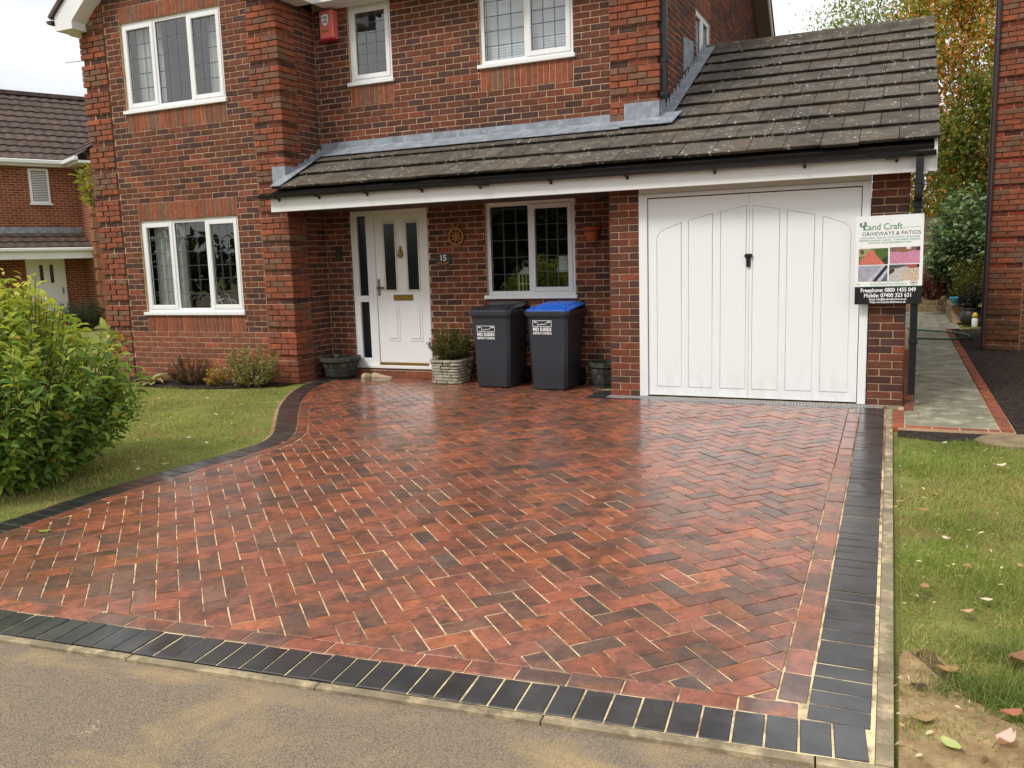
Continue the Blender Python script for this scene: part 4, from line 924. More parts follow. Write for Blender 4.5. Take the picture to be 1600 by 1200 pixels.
m = MB().box(XR - .17, XR + PR + .012, -PR - .014, -PR - .006, 2.585, 2.80); m.merge(prism([(-PR - .012, 2.60), (.22, 2.74), (.22, 2.80), (-PR - .012, 2.80)], (0, 0, 0), (0, 1, 0), (0, 0, 1), (1, 0, 0), XR + PR + .004, XR + PR + .012)); m.merge(prism([(XR - .155, 2.586), (XR + .03, 2.586), (XR + .03, 2.52), (XR - .09, 2.50)], (0, -PR - .012, 0), (1, 0, 0), (0, 0, 1), (0, -1, 0), -.006, .004)); obj('corner_flashing', m, M['lead'], flash)
m = MB().merge(prism([(XM + .02, sW - .2), (XM + .16, sW - .2), (XM + .16, RL - .12), (XM + .02, RL - .12)], E0 + sup * .012, (1, 0, 0), sdir, sup, .042, .049)); obj('soaker', m, M['lead'], flash)
for i in range(15):
    s0 = sW + .02 + i * .185; p = E0 + sdir * s0; q = E0 + sdir * (s0 + .22)
    if s0 > RL - .25: break
    zt = q.z + .14
    m = prism([(p.y, p.z + .03), (q.y, q.z + .03), (q.y, zt), (q.y - .06, zt - .03)], (0, 0, 0), (0, 1, 0), (0, 0, 1), (1, 0, 0), XM + PR + .002 + .002 * (i % 3), XM + PR + .006 + .002 * (i % 3)); obj('step_flashing', m, M['lead'], flash)
m = MB().merge(prism([(2.05, 3.80), (2.62, 4.02), (2.62, 4.28), (2.05, 4.22)], (0, 0, 0), (0, 1, 0), (0, 0, 1), (1, 0, 0), XM + .004, XM + .009)); obj('step_flashing', m, M['lead'], flash)
m = MB().box(-2.67, XM + PR + .012, YM - PR - .016, YM - PR - .006, zW + .01, zW + .235); m.merge(prism([(YM - PR - .016, zW + .01), (YM + .18, zW + .10), (YM + .18, zW + .28), (YM - PR - .016, zW + .235)], (0, 0, 0), (0, 1, 0), (0, 0, 1), (1, 0, 0), XM + PR + .006, XM + PR + .012)); m.merge(prism([(-2.68, sW - .24), (XM + .22, sW - .24), (XM + .26, sW + .12), (XM + .02, sW + .12), (XM + .02, sW - .03), (-2.68, sW - .03)], E0 + sup * .012, (1, 0, 0), sdir, sup, .050, .057)); obj('corner_flashing', m, M['lead'], flash)
# ---- upper eaves and roofs
fz0, fz1 = EAVE - .02, EAVE + .19; m = MB()
m.box(-6.70, XM + .25, YM - .36, YM - .335, fz0, fz1, b=.004); m.box(-6.70, -6.675, -.02, YM - .336, fz0, fz1, b=.004)
ef = obj('eaves_fascia', m, M['whitepaint'], house)
m = MB().box(-6.70, XM + .25, YM - .335, YM + .02, fz0 + .012, fz0 + .024); obj('eaves_soffit', m, M['whitepaint'], ef); obj('eaves_soffit', MB().box(XR - .01, -6.70, -.02, YM - .335, fz0 + .012, fz0 + .024), M['whitepaint'], ef); obj('eaves_soffit', MB().box(XL - .22, XL + .01, -.02, 6, fz0 + .012, fz0 + .024), M['whitepaint'], ef)
m = MB(); bz = 4.86
lo = [(XL - .20, bz), (XL + .13, bz), (XL + .13, bz + .10), (mid, bz + .10 + .84 * (mid - XL - .13)), (XR - .13, bz + .10), (XR - .13, bz), (XR + .25, bz), (XR + .25, bz + .19), (mid, bz + .19 + .84 * (mid - XL + .20)), (XL - .20, bz + .19)]
m.merge(prism([lo[0], lo[1], lo[2], lo[3], lo[8], lo[9]], (0, -.25, 0), (1, 0, 0), (0, 0, 1), (0, -1, 0), -.022, 0)); m.merge(prism([lo[3], lo[4], lo[5], lo[6], lo[7], lo[8]], (0, -.25, 0), (1, 0, 0), (0, 0, 1), (0, -1, 0), -.022, 0)); bb = obj('gable_bargeboard', m, M['whitepaint'], house)
m = MB(); m.add([(XL - .20, -.228, bz), (XL + .13, -.228, bz), (XL + .13, -.022, bz), (XL - .20, -.022, bz), (XL - .20, -.228, bz + .02), (XL + .13, -.228, bz + .02), (XL + .13, -.022, bz + .02), (XL - .2, -.022, bz + .02)], [(0, 1, 2, 3), (4, 5, 6, 7), (0, 1, 5, 4), (1, 2, 6, 5), (2, 3, 7, 6), (3, 0, 4, 7)])
m.box(XL + .11, XL + .13, -.228, -.022, bz + .02, bz + .1); m.box(XL - .2, XL - .18, -.228, 3, bz + .02, bz + .19)
for s, xa in ((1, XL + .13), (-1, XR - .13)):
    a, b_ = Vector((xa, 0, bz + .10)), Vector((mid, 0, bz + .10 + .84 * (mid - XL - .13)))
    m.add([(a.x, -.228, a.z), (b_.x, -.228, b_.z), (b_.x, -.01, b_.z), (a.x, -.01, a.z), (a.x, -.228, a.z + .015), (b_.x, -.228, b_.z + .015), (b_.x, -.01, b_.z + .015), (a.x, -.01, a.z + .015)], [(0, 1, 2, 3), (4, 5, 6, 7), (0, 1, 5, 4), (1, 2, 6, 5), (2, 3, 7, 6), (3, 0, 4, 7)])
obj('verge_soffit', m, M['whitepaint'], bb)
obj('eaves_gutter', prism([(XL - .26 + .056 * math.cos(a), 5.0 - .056 * math.sin(a)) for a in [math.pi * i / 8 for i in range(9)]], (0, -.29, 0), (1, 0, 0), (0, 0, 1), (0, 1, 0), 0, 6), M['gutter'], bb)
def slab(pts, t, name, mat, parent):
    P = [Vector(p) for p in pts]; nn = (P[1] - P[0]).cross(P[2] - P[0]).normalized(); nn = nn if nn.z > 0 else -nn; n = len(P)
    m = MB().add([tuple(p) for p in P] + [tuple(p + nn * t) for p in P], [tuple(range(n)), tuple(range(n, 2 * n))] + [(k, (k + 1) % n, n + (k + 1) % n, n + k) for k in range(n)]); return obj(name, m, mat, parent)
bzr = bz + .19; ap = bzr + .84 * (mid - XL + .2)
slab([(XL - .25, -.29, bzr - .03), (mid, -.29, ap + .012), (mid, 4.6, ap + .012), (XL - .25, 4.6, bzr - .03)], .05, 'bay_roof_slope', M['tile2'], house); slab([(XR + .30, -.29, bzr - .03), (mid, -.29, ap + .012), (mid, 4.6, ap + .012), (XR + .30, 4.6, bzr - .03)], .05, 'bay_roof_slope', M['tile2'], house)
rz = fz1; ry0, ry1 = YM - .38, 9.0; rmid = 4.72; rh = rz + .84 * (rmid - ry0)
slab([(-6.9, ry0, rz), (XM + .28, ry0, rz), (XM + .28, rmid, rh), (-8.6, rmid, rh)], .05, 'main_roof_slope', M['tile2'], house); slab([(XL - .25, ry1, rz), (XM + .28, ry1, rz), (XM + .28, rmid, rh), (XL - .25, rmid, rh)], .05, 'main_roof_slope', M['tile2'], house)
m = MB()
for (ya, yb) in ((ry0, rmid), (ry1, rmid)):
    m.merge(prism([(ya, rz - .22), (yb, rh - .22), (yb, rh - .005), (ya, rz - .005)], (0, 0, 0), (0, 1, 0), (0, 0, 1), (1, 0, 0), XM + .24, XM + .262))
vb = obj('verge_bargeboard', m, M['whitepaint'], house)
m = MB()
for (ya, yb) in ((ry0, rmid), (ry1, rmid)):
    m.merge(prism([(ya, rz - .22), (yb, rh - .22), (yb, rh - .205), (ya, rz - .205)], (0, 0, 0), (0, 1, 0), (0, 0, 1), (1, 0, 0), XM + .0, XM + .24))
obj('verge_soffit', m, plain('brown_soffit', S(124, 108, 92), .7, .3), vb)

# ================================================================ plants
def leaves(P, D, Ln, Wd, C, fold=.25, droop=.25, roll=None):
    """leaf blades: base points P, directions D, lengths, widths, colours -> V,F,C (8 verts / 4 quads-as-tris)"""
    n = len(P); D = D / np.linalg.norm(D, axis=1, keepdims=True); up = np.tile([0, 0, 1.0], (n, 1)) + rng.normal(0, .45, (n, 3))
    Sx = np.cross(D, up); Sx /= np.linalg.norm(Sx, axis=1, keepdims=True) + 1e-9; Nn = np.cross(Sx, D); L_ = Ln[:, None]; W_ = Wd[:, None]
    base = P; mid = P + D * L_ * .5 - Nn * L_ * .02; tip = P + D * L_ - Nn * L_ * droop
    l1 = P + D * L_ * .25 + Sx * W_ * .42 + Nn * W_ * fold; r1 = P + D * L_ * .25 - Sx * W_ * .42 + Nn * W_ * fold
    l2 = P + D * L_ * .62 + Sx * W_ * .46 + Nn * (W_ * fold - L_ * droop * .3); r2 = P + D * L_ * .62 - Sx * W_ * .46 + Nn * (W_ * fold - L_ * droop * .3)
    V = np.stack([base, l1, l2, tip, r2, r1, mid], 1)
    F = np.array([[0, 6, 1], [1, 6, 2], [2, 6, 3], [3, 6, 4], [4, 6, 5], [5, 6, 0]])
    FF = (F[None] + (np.arange(n) * 7)[:, None, None]).reshape(-1, 3); return V.reshape(-1, 3), FF, np.repeat(C, 6, axis=0)
def leafobjs(parent, V, F, C, mat, limit, name='leaf', rest='leaves'):
    n = len(V) // 7; Vv = V.reshape(n, 7, 3); A = Vv.mean(1) - np.array(CAM); d = A @ np.array(cF); x = A @ np.array(cR) / d; y = A @ np.array(cU) / d
    ex = (Vv - np.array(CAM)) @ np.array(cR) / d[:, None]; ey = (Vv - np.array(CAM)) @ np.array(cU) / d[:, None]
    ar = (ex.max(1) - ex.min(1)) * (ey.max(1) - ey.min(1)) * ((abs(x) < .6) & (abs(y) < .45)) * np.exp(-2.5 * (d - d.min()))
    order = np.argsort(-ar); pl = wl(parent); Cl = C.reshape(n, 6, 3); f7 = F[:6]
    for i in order[:limit]:
        c = Vv[i].mean(0); fast_mesh(name, Vv[i] - c, f7, Cl[i], mat, tuple(Vector(c) - pl), parent)
    r = order[limit:]; off = np.array(pl)
    if len(r):
        o = fast_mesh(rest, Vv[r].reshape(-1, 3) - off, (f7[None] + (np.arange(len(r)) * 7)[:, None, None]).reshape(-1, 3), Cl[r].reshape(-1, 3), mat, (0, 0, 0), parent); o['kind'] = 'stuff'
def pick(cols, n, jit=.18):
    w_ = np.array([c[1] for c in cols], float); i = rng.choice(len(cols), n, p=w_ / w_.sum()); return np.array([c[0] for c in cols])[i] * rng.uniform(1 - jit, 1 + jit, (n, 1))
def shrub(name, base, rad, shoots, per, Ln, cols, label, cat='shrub', limit=0, lowest=.15, top=None, stem=.006, mat='leaf', group=None, upright=.6, wr=.42, taper=0.0):
    """a bush of shoots fanning out of the base, leaves spiralling round the outer part of every shoot"""
    t = thing(name, base, label, cat, group); P = []; D = []; T = []; stems = MB(); B = np.array(base)
    for k in range(shoots):
        a = rng.uniform(0, 6.283); ph = math.acos(rng.uniform(-.97, 1.0)); r = rng.uniform(.55, 1.0) ** .5
        lump = 1 + .13 * math.sin(3 * a + 1.3) * math.sin(2.3 * ph) + rng.normal(0, .05)
        lump *= 1 - taper * max(0, math.cos(ph))
        e = B + np.array([math.cos(a) * math.sin(ph) * rad[0] * r * lump, math.sin(a) * math.sin(ph) * rad[1] * r * lump, rad[2] * (.5 + .5 * math.cos(ph) * r * (1 + rng.normal(0, .04)))])
        e[2] = max(e[2], B[2] + rad[2] * .06)
        s = B + np.array([rng.normal(0, rad[0] * .12), rng.normal(0, rad[1] * .12), 0]); c = (s + e) / 2 + np.array([(e[0] - B[0]) * .25, (e[1] - B[1]) * .25, -.05 * rad[2]])
        pts = [(1 - u) ** 2 * s + 2 * u * (1 - u) * c + u * u * e for u in np.linspace(0, 1, 7)]
        if k < shoots * .45: stems.merge(tube(pts, [stem * (1.3 - u) for u in np.linspace(0, 1, 7)], 5))
        for i in range(per):
            u = .42 + .58 * (i + rng.uniform(0, 1)) / per; p = (1 - u) ** 2 * s + 2 * u * (1 - u) * c + u * u * e; dr_ = 2 * (1 - u) * (c - s) + 2 * u * (e - c); dr_ = dr_ / (np.linalg.norm(dr_) + 1e-9)
            q = i * 2.4 + rng.uniform(0, .6); sd_ = np.cross(dr_, [.3, .2, 1.0]); sd_ /= np.linalg.norm(sd_) + 1e-9; td = np.cross(dr_, sd_)
            D.append(dr_ * rng.uniform(.25, .8) + (sd_ * math.cos(q) + td * math.sin(q)) + np.array([0, 0, upright * rng.uniform(-.2, 1)])); P.append(p); T.append((p[2] - B[2]) / rad[2])
    P, D, T = np.array(P), np.array(D), np.array(T); n = len(P); C = cols(T, n, P) if callable(cols) else pick(cols, n)
    L_ = Ln * rng.uniform(.4, 1.3, n); V, F, C = leaves(P, D, L_, L_ * wr * rng.uniform(.8, 1.2, n), C)
    leafobjs(t, V, F, C, M[mat], limit)
    obj('stems', stems, M['bark'], t, smooth=True); return t
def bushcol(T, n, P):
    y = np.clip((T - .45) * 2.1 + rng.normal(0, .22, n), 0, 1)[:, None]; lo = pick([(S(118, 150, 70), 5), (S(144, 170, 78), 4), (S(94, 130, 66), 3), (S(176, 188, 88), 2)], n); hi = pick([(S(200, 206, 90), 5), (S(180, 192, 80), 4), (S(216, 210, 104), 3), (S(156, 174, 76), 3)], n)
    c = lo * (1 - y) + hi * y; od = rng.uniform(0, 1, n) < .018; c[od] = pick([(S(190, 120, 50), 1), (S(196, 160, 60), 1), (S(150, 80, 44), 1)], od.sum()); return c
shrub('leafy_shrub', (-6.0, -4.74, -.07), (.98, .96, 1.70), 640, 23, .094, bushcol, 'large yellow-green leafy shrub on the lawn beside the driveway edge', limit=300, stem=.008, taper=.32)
shrub('brown_shrub', (-8.42, -.42, 0), (.36, .28, .42), 130, 34, .026, [(S(92, 68, 50), 4), (S(116, 86, 60), 3), (S(78, 70, 44), 3), (S(134, 104, 70), 1)], 'low brown small-leaved shrub under the lower bay window', stem=.004)
shrub('variegated_shrub', (-7.42, -.36, 0), (.46, .33, .56), 150, 34, .036, [(S(112, 120, 66), 4), (S(178, 172, 112), 4), (S(140, 132, 84), 3), (S(196, 168, 120), 1)], 'low cream and green variegated shrub against the bay corner', stem=.004)
shrub('yellow_shrub', (-7.93, -.48, 0), (.16, .14, .26), 36, 20, .035, [(S(196, 178, 78), 3), (S(166, 120, 72), 3), (S(150, 140, 70), 2)], 'small yellowing shrub between the brown and the variegated shrubs', stem=.003)
# hosta: strap leaves
def strap(name, base, n, Ln, W_, cols, label, cat, lift=(.2, .9)):
    t = thing(name, base, label, cat)
    for i in range(n):
        a = 6.283 * i / n + random.uniform(-.2, .2); el = random.uniform(*lift); c = random.choice(cols); k = random.uniform(.8, 1.15); c = tuple(x * k for x in c); v = []; L_ = Ln * random.uniform(.7, 1.1); d = Vector((math.cos(a), math.sin(a), 0)); s = Vector((-d.y, d.x, 0))
        for j in range(6):
            u = j / 5; p = Vector(base) + d * L_ * u * math.cos(el * (1 - u * .4)) + Vector((0, 0, L_ * (math.sin(el) * u - .55 * u * u) + .02)); wdt = W_ * math.sin(math.pi * (.12 + .88 * u) ** .9) + .002
            p.z = max(p.z, base[2] + .006); v += [p + s * wdt + Vector((0, 0, wdt * .35)), p, p - s * wdt + Vector((0, 0, wdt * .35))]
        f = [(3 * j + q, 3 * j + q + 1, 3 * j + q + 4, 3 * j + q + 3) for j in range(5) for q in (0, 1)]; obj('leaf', MB().add(v, f, c), M['leaf'], t, smooth=True, recalc=False)
    return t
strap('hosta', (-9.02, -.52, 0), 14, .34, .045, [S(150, 156, 112), S(186, 178, 130), S(112, 126, 84), S(176, 140, 96)], 'pale fading hosta with strap leaves beside the bay left end', 'plant')
# trees
def crown(t, ctr, rad, nclump, per, size, cols, spread=.22, mat='leaf', flat=1.0, bias=.6):
    c = rng.normal(0, 1, (nclump, 3)); c /= np.linalg.norm(c, axis=1, keepdims=True); c *= (rng.uniform(bias ** 3, 1, (nclump, 1))) ** (1 / 3); C0 = np.array(ctr) + c * np.array(rad)
    cc = pick(cols, nclump, .1); k = np.repeat(np.arange(nclump), per); n = len(k)
    P = C0[k] + rng.normal(0, 1, (n, 3)) * np.array(rad) * spread * np.array([1, 1, flat]); D = rng.normal(0, 1, (n, 3)) + np.array([0, 0, -.25]); L_ = size * rng.uniform(.6, 1.3, n)
    mixf = rng.uniform(0, 1, (n, 1)); col = cc[k] * mixf + pick(cols, n, .2) * (1 - mixf)
    V, F, C = leaves(P, D, L_, L_ * .55, col); o = fast_mesh('crown', V - np.array(t.location), F, C, M[mat], (0, 0, 0), t); return C0
def tree(name, base, h, ctr, rad, nclump, per, size, cols, label, cat='tree', tr=.12, spread=.2, flat=1.0, limbs=18, bias=.55, mat='leaf'):
    t = thing(name, base, label, cat); C0 = crown(t, ctr, rad, nclump, per, size, cols, spread, mat, flat, bias); B = Vector(base); top = Vector((ctr[0], ctr[1], ctr[2] + rad[2] * .45))
    m = tube([B, B.lerp(top, .35) + Vector((.05, 0, 0)), B.lerp(top, .7) - Vector((.05, .03, 0)), top], [tr, tr * .75, tr * .45, tr * .12], 8)
    for i in range(min(limbs, nclump)):
        e = Vector(C0[i]); u = min(max((e.z - B.z) / max(top.z - B.z, .1) - .25, .15), .9); s = B.lerp(top, u); m.merge(tube([s, s.lerp(e, .5) + Vector((0, 0, .12 * (e - s).length)), e], [tr * .35 * (1 - u * .6), tr * .2, tr * .06], 5))
    obj('trunk', m, M['bark'], t, smooth=True); return t
AUT = [(S(186, 164, 72), 4), (S(144, 152, 66), 5), (S(212, 158, 86), 4), (S(108, 128, 54), 4), (S(220, 150, 96), 3)]
tree('autumn_tree', (1.75, 17.5, 0), 9, (1.55, 17.2, 5.2), (1.75, 1.5, 4.6), 260, 120, .125, AUT, 'tall tree with green and orange autumn leaves behind the garage', spread=.095)
tree('autumn_tree', (2.6, 15.2, 0), 6, (2.2, 15.2, 3.4), (1.3, 1.0, 2.3), 150, 110, .11, [(S(104, 120, 50), 5), (S(136, 138, 58), 3), (S(196, 136, 78), 2), (S(82, 100, 44), 4)], 'darker green and russet tree between the garage and the neighbouring wall', spread=.14)
tree('birch_tree', (-.9, 25, 0), 10, (-1.0, 25, 8.4), (2.1, 1.6, 2.5), 150, 70, .11, [(S(138, 146, 84), 4), (S(160, 164, 104), 3), (S(116, 128, 70), 3)], 'airy pale green birch rising above the garage ridge', spread=.16, flat=1.5, tr=.09, limbs=60)
tree('birch_tree', (.75, 26, 0), 10, (.85, 26, 8.6), (.7, .9, 2.3), 40, 40, .09, [(S(150, 140, 96), 3), (S(176, 150, 110), 3), (S(130, 130, 84), 2)], 'sparse tan-leaved tree at the garage roof verge', spread=.2, flat=1.4, tr=.06, limbs=30)
shrub('laurel_shrub', (1.62, 12.6, .3), (.85, .8, 2.7), 300, 20, .15, [(S(92, 120, 84), 4), (S(140, 164, 128), 4), (S(66, 92, 62), 3), (S(180, 198, 168), 2)], 'glossy grey-green evergreen shrub behind the brown drainpipe', stem=.01, wr=.5)
shrub('red_shrub', (.95, 12.5, .35), (.42, .35, .98), 110, 24, .05, [(S(112, 36, 34), 4), (S(146, 50, 42), 3), (S(84, 40, 32), 3)], 'dark red leafed shrub in the back garden beside the sign', stem=.005)
shrub('olive_shrub', (1.62, 11.7, .35), (.42, .35, 1.1), 110, 24, .045, [(S(112, 116, 50), 4), (S(140, 132, 60), 3), (S(84, 92, 42), 3)], 'olive green shrub below the evergreen in the back garden', stem=.005)
shrub('round_shrub', (-19.9, 7.25, 0), (.72, .7, .92), 170, 26, .06, [(S(44, 66, 38), 4), (S(62, 84, 46), 3), (S(36, 54, 34), 4)], 'dark green clipped round shrub by the neighbouring porch', stem=.008)
shrub('climber', (-11.25, .95, 2.45), (.62, .35, .95), 46, 20, .10, [(S(150, 160, 62), 4), (S(112, 132, 52), 3), (S(178, 176, 84), 2), (S(176, 140, 90), 1)], 'yellow-green climber sprouting past the bay left corner', stem=.006)
# unseen foliage added behind the camera to darken the window reflections
bk = thing('added_hedge', (-10, -18, -.1), 'dark green hedge added behind the camera to darken the window reflections', 'hedge'); bk['kind'] = 'stuff'
HG = [(S(58, 74, 40), 4), (S(78, 92, 48), 3), (S(44, 58, 34), 3), (S(112, 96, 54), 1)]
crown(bk, (-4, -18.5, 1.7), (22, 1.3, 2.4), 900, 26, .34, HG, .035, bias=.05); crown(bk, (-38, -17, 1.9), (15, 2.2, 2.9), 700, 26, .36, HG, .045, bias=.05); crown(bk, (-14, -21, 4.4), (3.0, 2.5, 2.6), 220, 40, .3, HG, .13, bias=.2)

# ================================================================ things by the front door
def bin_(name, cx, y0, label, lidmat, sx, sz):
    t = thing(name, (cx, y0 + .3, 0), label, 'wheelie bin', 'wheelie bins below the front window'); v = []
    def ring(w_, d0, d1, z, c=.035):
        h = w_ / 2; return [(cx - h + c, d0, z), (cx + h - c, d0, z), (cx + h, d0 + c, z), (cx + h, d1 - c, z), (cx + h - c, d1, z), (cx - h + c, d1, z), (cx - h, d1 - c, z), (cx - h, d0 + c, z)]
    rings = [ring(.425, y0 + .012, y0 + .45, .012), ring(.435, y0, y0 + .46, .03), ring(.47, y0 - .012, y0 + .52, .45), ring(.50, y0 - .03, y0 + .56, .845), ring(.515, y0 - .035, y0 + .57, .85), ring(.53, y0 - .045, y0 + .58, .88), ring(.53, y0 - .045, y0 + .58, .905)]
    for r in rings: v += r
    n = 8; f = [tuple(range(8))[::-1], tuple(range(len(v) - 8, len(v)))] + [(i * n + k, i * n + (k + 1) % n, (i + 1) * n + (k + 1) % n, (i + 1) * n + k) for i in range(len(rings) - 1) for k in range(n)]
    obj('body', MB().add(v, f), M['binbody'], t, autosmooth=35)
    obj('rim', MB().add(sum([ring(.555, y0 - .06, y0 + .60, .882), ring(.56, y0 - .063, y0 + .605, .90), ring(.56, y0 - .063, y0 + .605, .925), ring(.55, y0 - .055, y0 + .60, .932)], []), [tuple(range(8))[::-1], tuple(range(24, 32))] + [(i * 8 + k, i * 8 + (k + 1) % 8, (i + 1) * 8 + (k + 1) % 8, (i + 1) * 8 + k) for i in range(3) for k in range(8)]), M['binbody'], t, autosmooth=35)
    L_ = []
    for w_, d0, d1, z in ((.55, y0 - .055, y0 + .60, .930), (.545, y0 - .05, y0 + .60, .944), (.50, y0 - .015, y0 + .585, .950), (.40, y0 + .11, y0 + .56, .962), (.37, y0 + .14, y0 + .53, .976)):
        r = ring(w_, d0, d1, z, .05); L_ += [(p[0], p[1], p[2] + .05 * (p[1] - y0) / .6) for p in r]
    lid = obj('lid', MB().add(L_, [tuple(range(8))[::-1], tuple(range(32, 40))] + [(i * 8 + k, i * 8 + (k + 1) % 8, (i + 1) * 8 + (k + 1) % 8, (i + 1) * 8 + k) for i in range(4) for k in range(8)]), lidmat, t, autosmooth=30)
    for s in (-1, 1): obj('lid_handle', MB().box(cx + s * .20 - .02, cx + s * .20 + .02, y0 + .01, y0 + .06, .945, .982, b=.01), lidmat, lid)
    m = tube([(cx - .22, y0 + .63, 1.0), (cx + .22, y0 + .63, 1.0)], .016, 8); m.box(cx - .23, cx - .19, y0 + .55, y0 + .65, .93, 1.02, b=.008); m.box(cx + .19, cx + .23, y0 + .55, y0 + .65, .93, 1.02, b=.008); obj('grip_bar', m, M['binbody'], t)
    for s in (-1, 1):
        w_ = obj('wheel', tube([(cx + s * .20, y0 + .50, .10), (cx + s * .25, y0 + .50, .10)], .10, 16), M['rubber'], t); obj('hub', tube([(cx + s * .252, y0 + .50, .10), (cx + s * .258, y0 + .50, .10)], .05, 10), M['binbody'], w_)
    zf = lambda z: y0 - .012 * (z / .45) if z < .45 else y0 - .012 - .018 * (z - .45) / .395
    tilt = Vector((0, -.03, 1)).normalized(); nrm = Vector((0, -1, -.03)).normalized(); O = Vector((cx + sx, zf(sz) - .002, sz))
    text_mesh('lettering', 'MID SUSSEX', .058, O, (1, 0, 0), tilt, nrm, M['inkwhite'], t, 'CENTER', .0016, .002, width=.235); text_mesh('lettering', 'DISTRICT COUNCIL', .036, O - tilt * .038, (1, 0, 0), tilt, nrm, M['inkwhite'], t, 'CENTER', .0012, .002, width=.235)
    m = MB(); q = lambda a, b_, c, d_: m.merge(prism([(a, c), (b_, c), (b_, d_), (a, d_)], O, (1, 0, 0), tilt, nrm, .001, .0025))
    q(-.118, .118, .052, .057); q(-.118, .118, .118, .123); q(-.118, -.113, .057, .118); q(.113, .118, .057, .118)
    pts = [(-.10, .108), (-.075, .10), (-.06, .104), (-.05, .085), (-.06, .07), (-.03, .076), (0, .080), (.03, .078), (.05, .088), (.06, .096), (.08, .102), (.105, .108)]
    for a, b_ in zip(pts, pts[1:]): m.merge(prism([(a[0], a[1] - .003), (b_[0], b_[1] - .003), (b_[0], b_[1] + .003), (a[0], a[1] + .003)], O, (1, 0, 0), tilt, nrm, .001, .0025))
    for a in (-.095, -.085, .07, .085, .098): q(a - .004, a + .004, .098, .114)
    obj('emblem', m, M['inkwhite'], t); return t
bin_('wheelie_bin', -4.185, .19, 'dark grey wheelie bin with black lid below the front window', M['binlid'], -.06, .632)
bin_('wheelie_bin', -3.437, .155, 'dark grey wheelie bin with bright blue lid beside the brick pier', M['blue'], -.06, .70)
# cast stone planter with dwarf shrub
def wob_sq(a, z): c, s = abs(math.cos(a)), abs(math.sin(a)); return 1 / ((c ** 4 + s ** 4) ** .25)
pl = thing('stone_planter', (-4.92, .52, 0), 'pale stone-effect planter beside the front door', 'planter')
items = []
for rw in range(8):
    z0 = .004 + rw * .038; nseg = 11; o0 = random.uniform(0, 6.28); cuts = sorted(o0 + 6.283 * (i + random.uniform(-.3, .3)) / nseg for i in range(nseg)); rr = .205 + .003 * rw + (.014 if rw == 7 else 0)
    for a0, a1 in zip(cuts, cuts[1:] + [cuts[0] + 6.283]):
        v = []; pj = random.uniform(-.006, .010); zj = random.uniform(-.006, .006)
        for i in range(5):
            a = a0 + .012 + (a1 - a0 - .024) * i / 4; r = rr * wob_sq(a, 0); e = .006 if 0 < i < 4 else 0
            for (dr_, z) in ((-.035, z0), (pj - .006 + e, z0 + .003), (pj + e, z0 + .014 + zj), (pj - .004 + e, z0 + .032 + zj), (-.035, z0 + .036)): v.append((-4.92 + (r + dr_) * math.cos(a), .52 + (r + dr_) * math.sin(a), z))
        f = [(5 * i + k, 5 * i + 5 + k, 5 * i + 6 + k, 5 * i + 1 + k) for i in range(4) for k in range(4)]; k = random.uniform(.75, 1.1); items.append((v, f, (k, k, k * .97)))
core = obj('planter_core', lathe([(.19, .0), (.195, .15), (.205, .29), (.20, .305), (.17, .305), (.165, .26)], (-4.92, .52, 0), 24, (.5, .48, .44), wob_sq), M['stonepot'], pl)
for v, f, c in items: obj('stone', MB().add(v, f, c), M['stonepot'], pl)
obj('soil', lathe([(.17, .0), (.17, .02)], (-4.92, .52, .265), 20, (1, 1, 1), wob_sq), M['soil'], pl)
shrub('potted_shrub', (-4.92, .52, .28), (.31, .29, .50), 150, 26, .032, [(S(84, 96, 46), 4), (S(112, 112, 60), 3), (S(68, 80, 40), 4), (S(136, 116, 74), 1)], 'small dark green shrub growing in the pale stone planter', stem=.004)
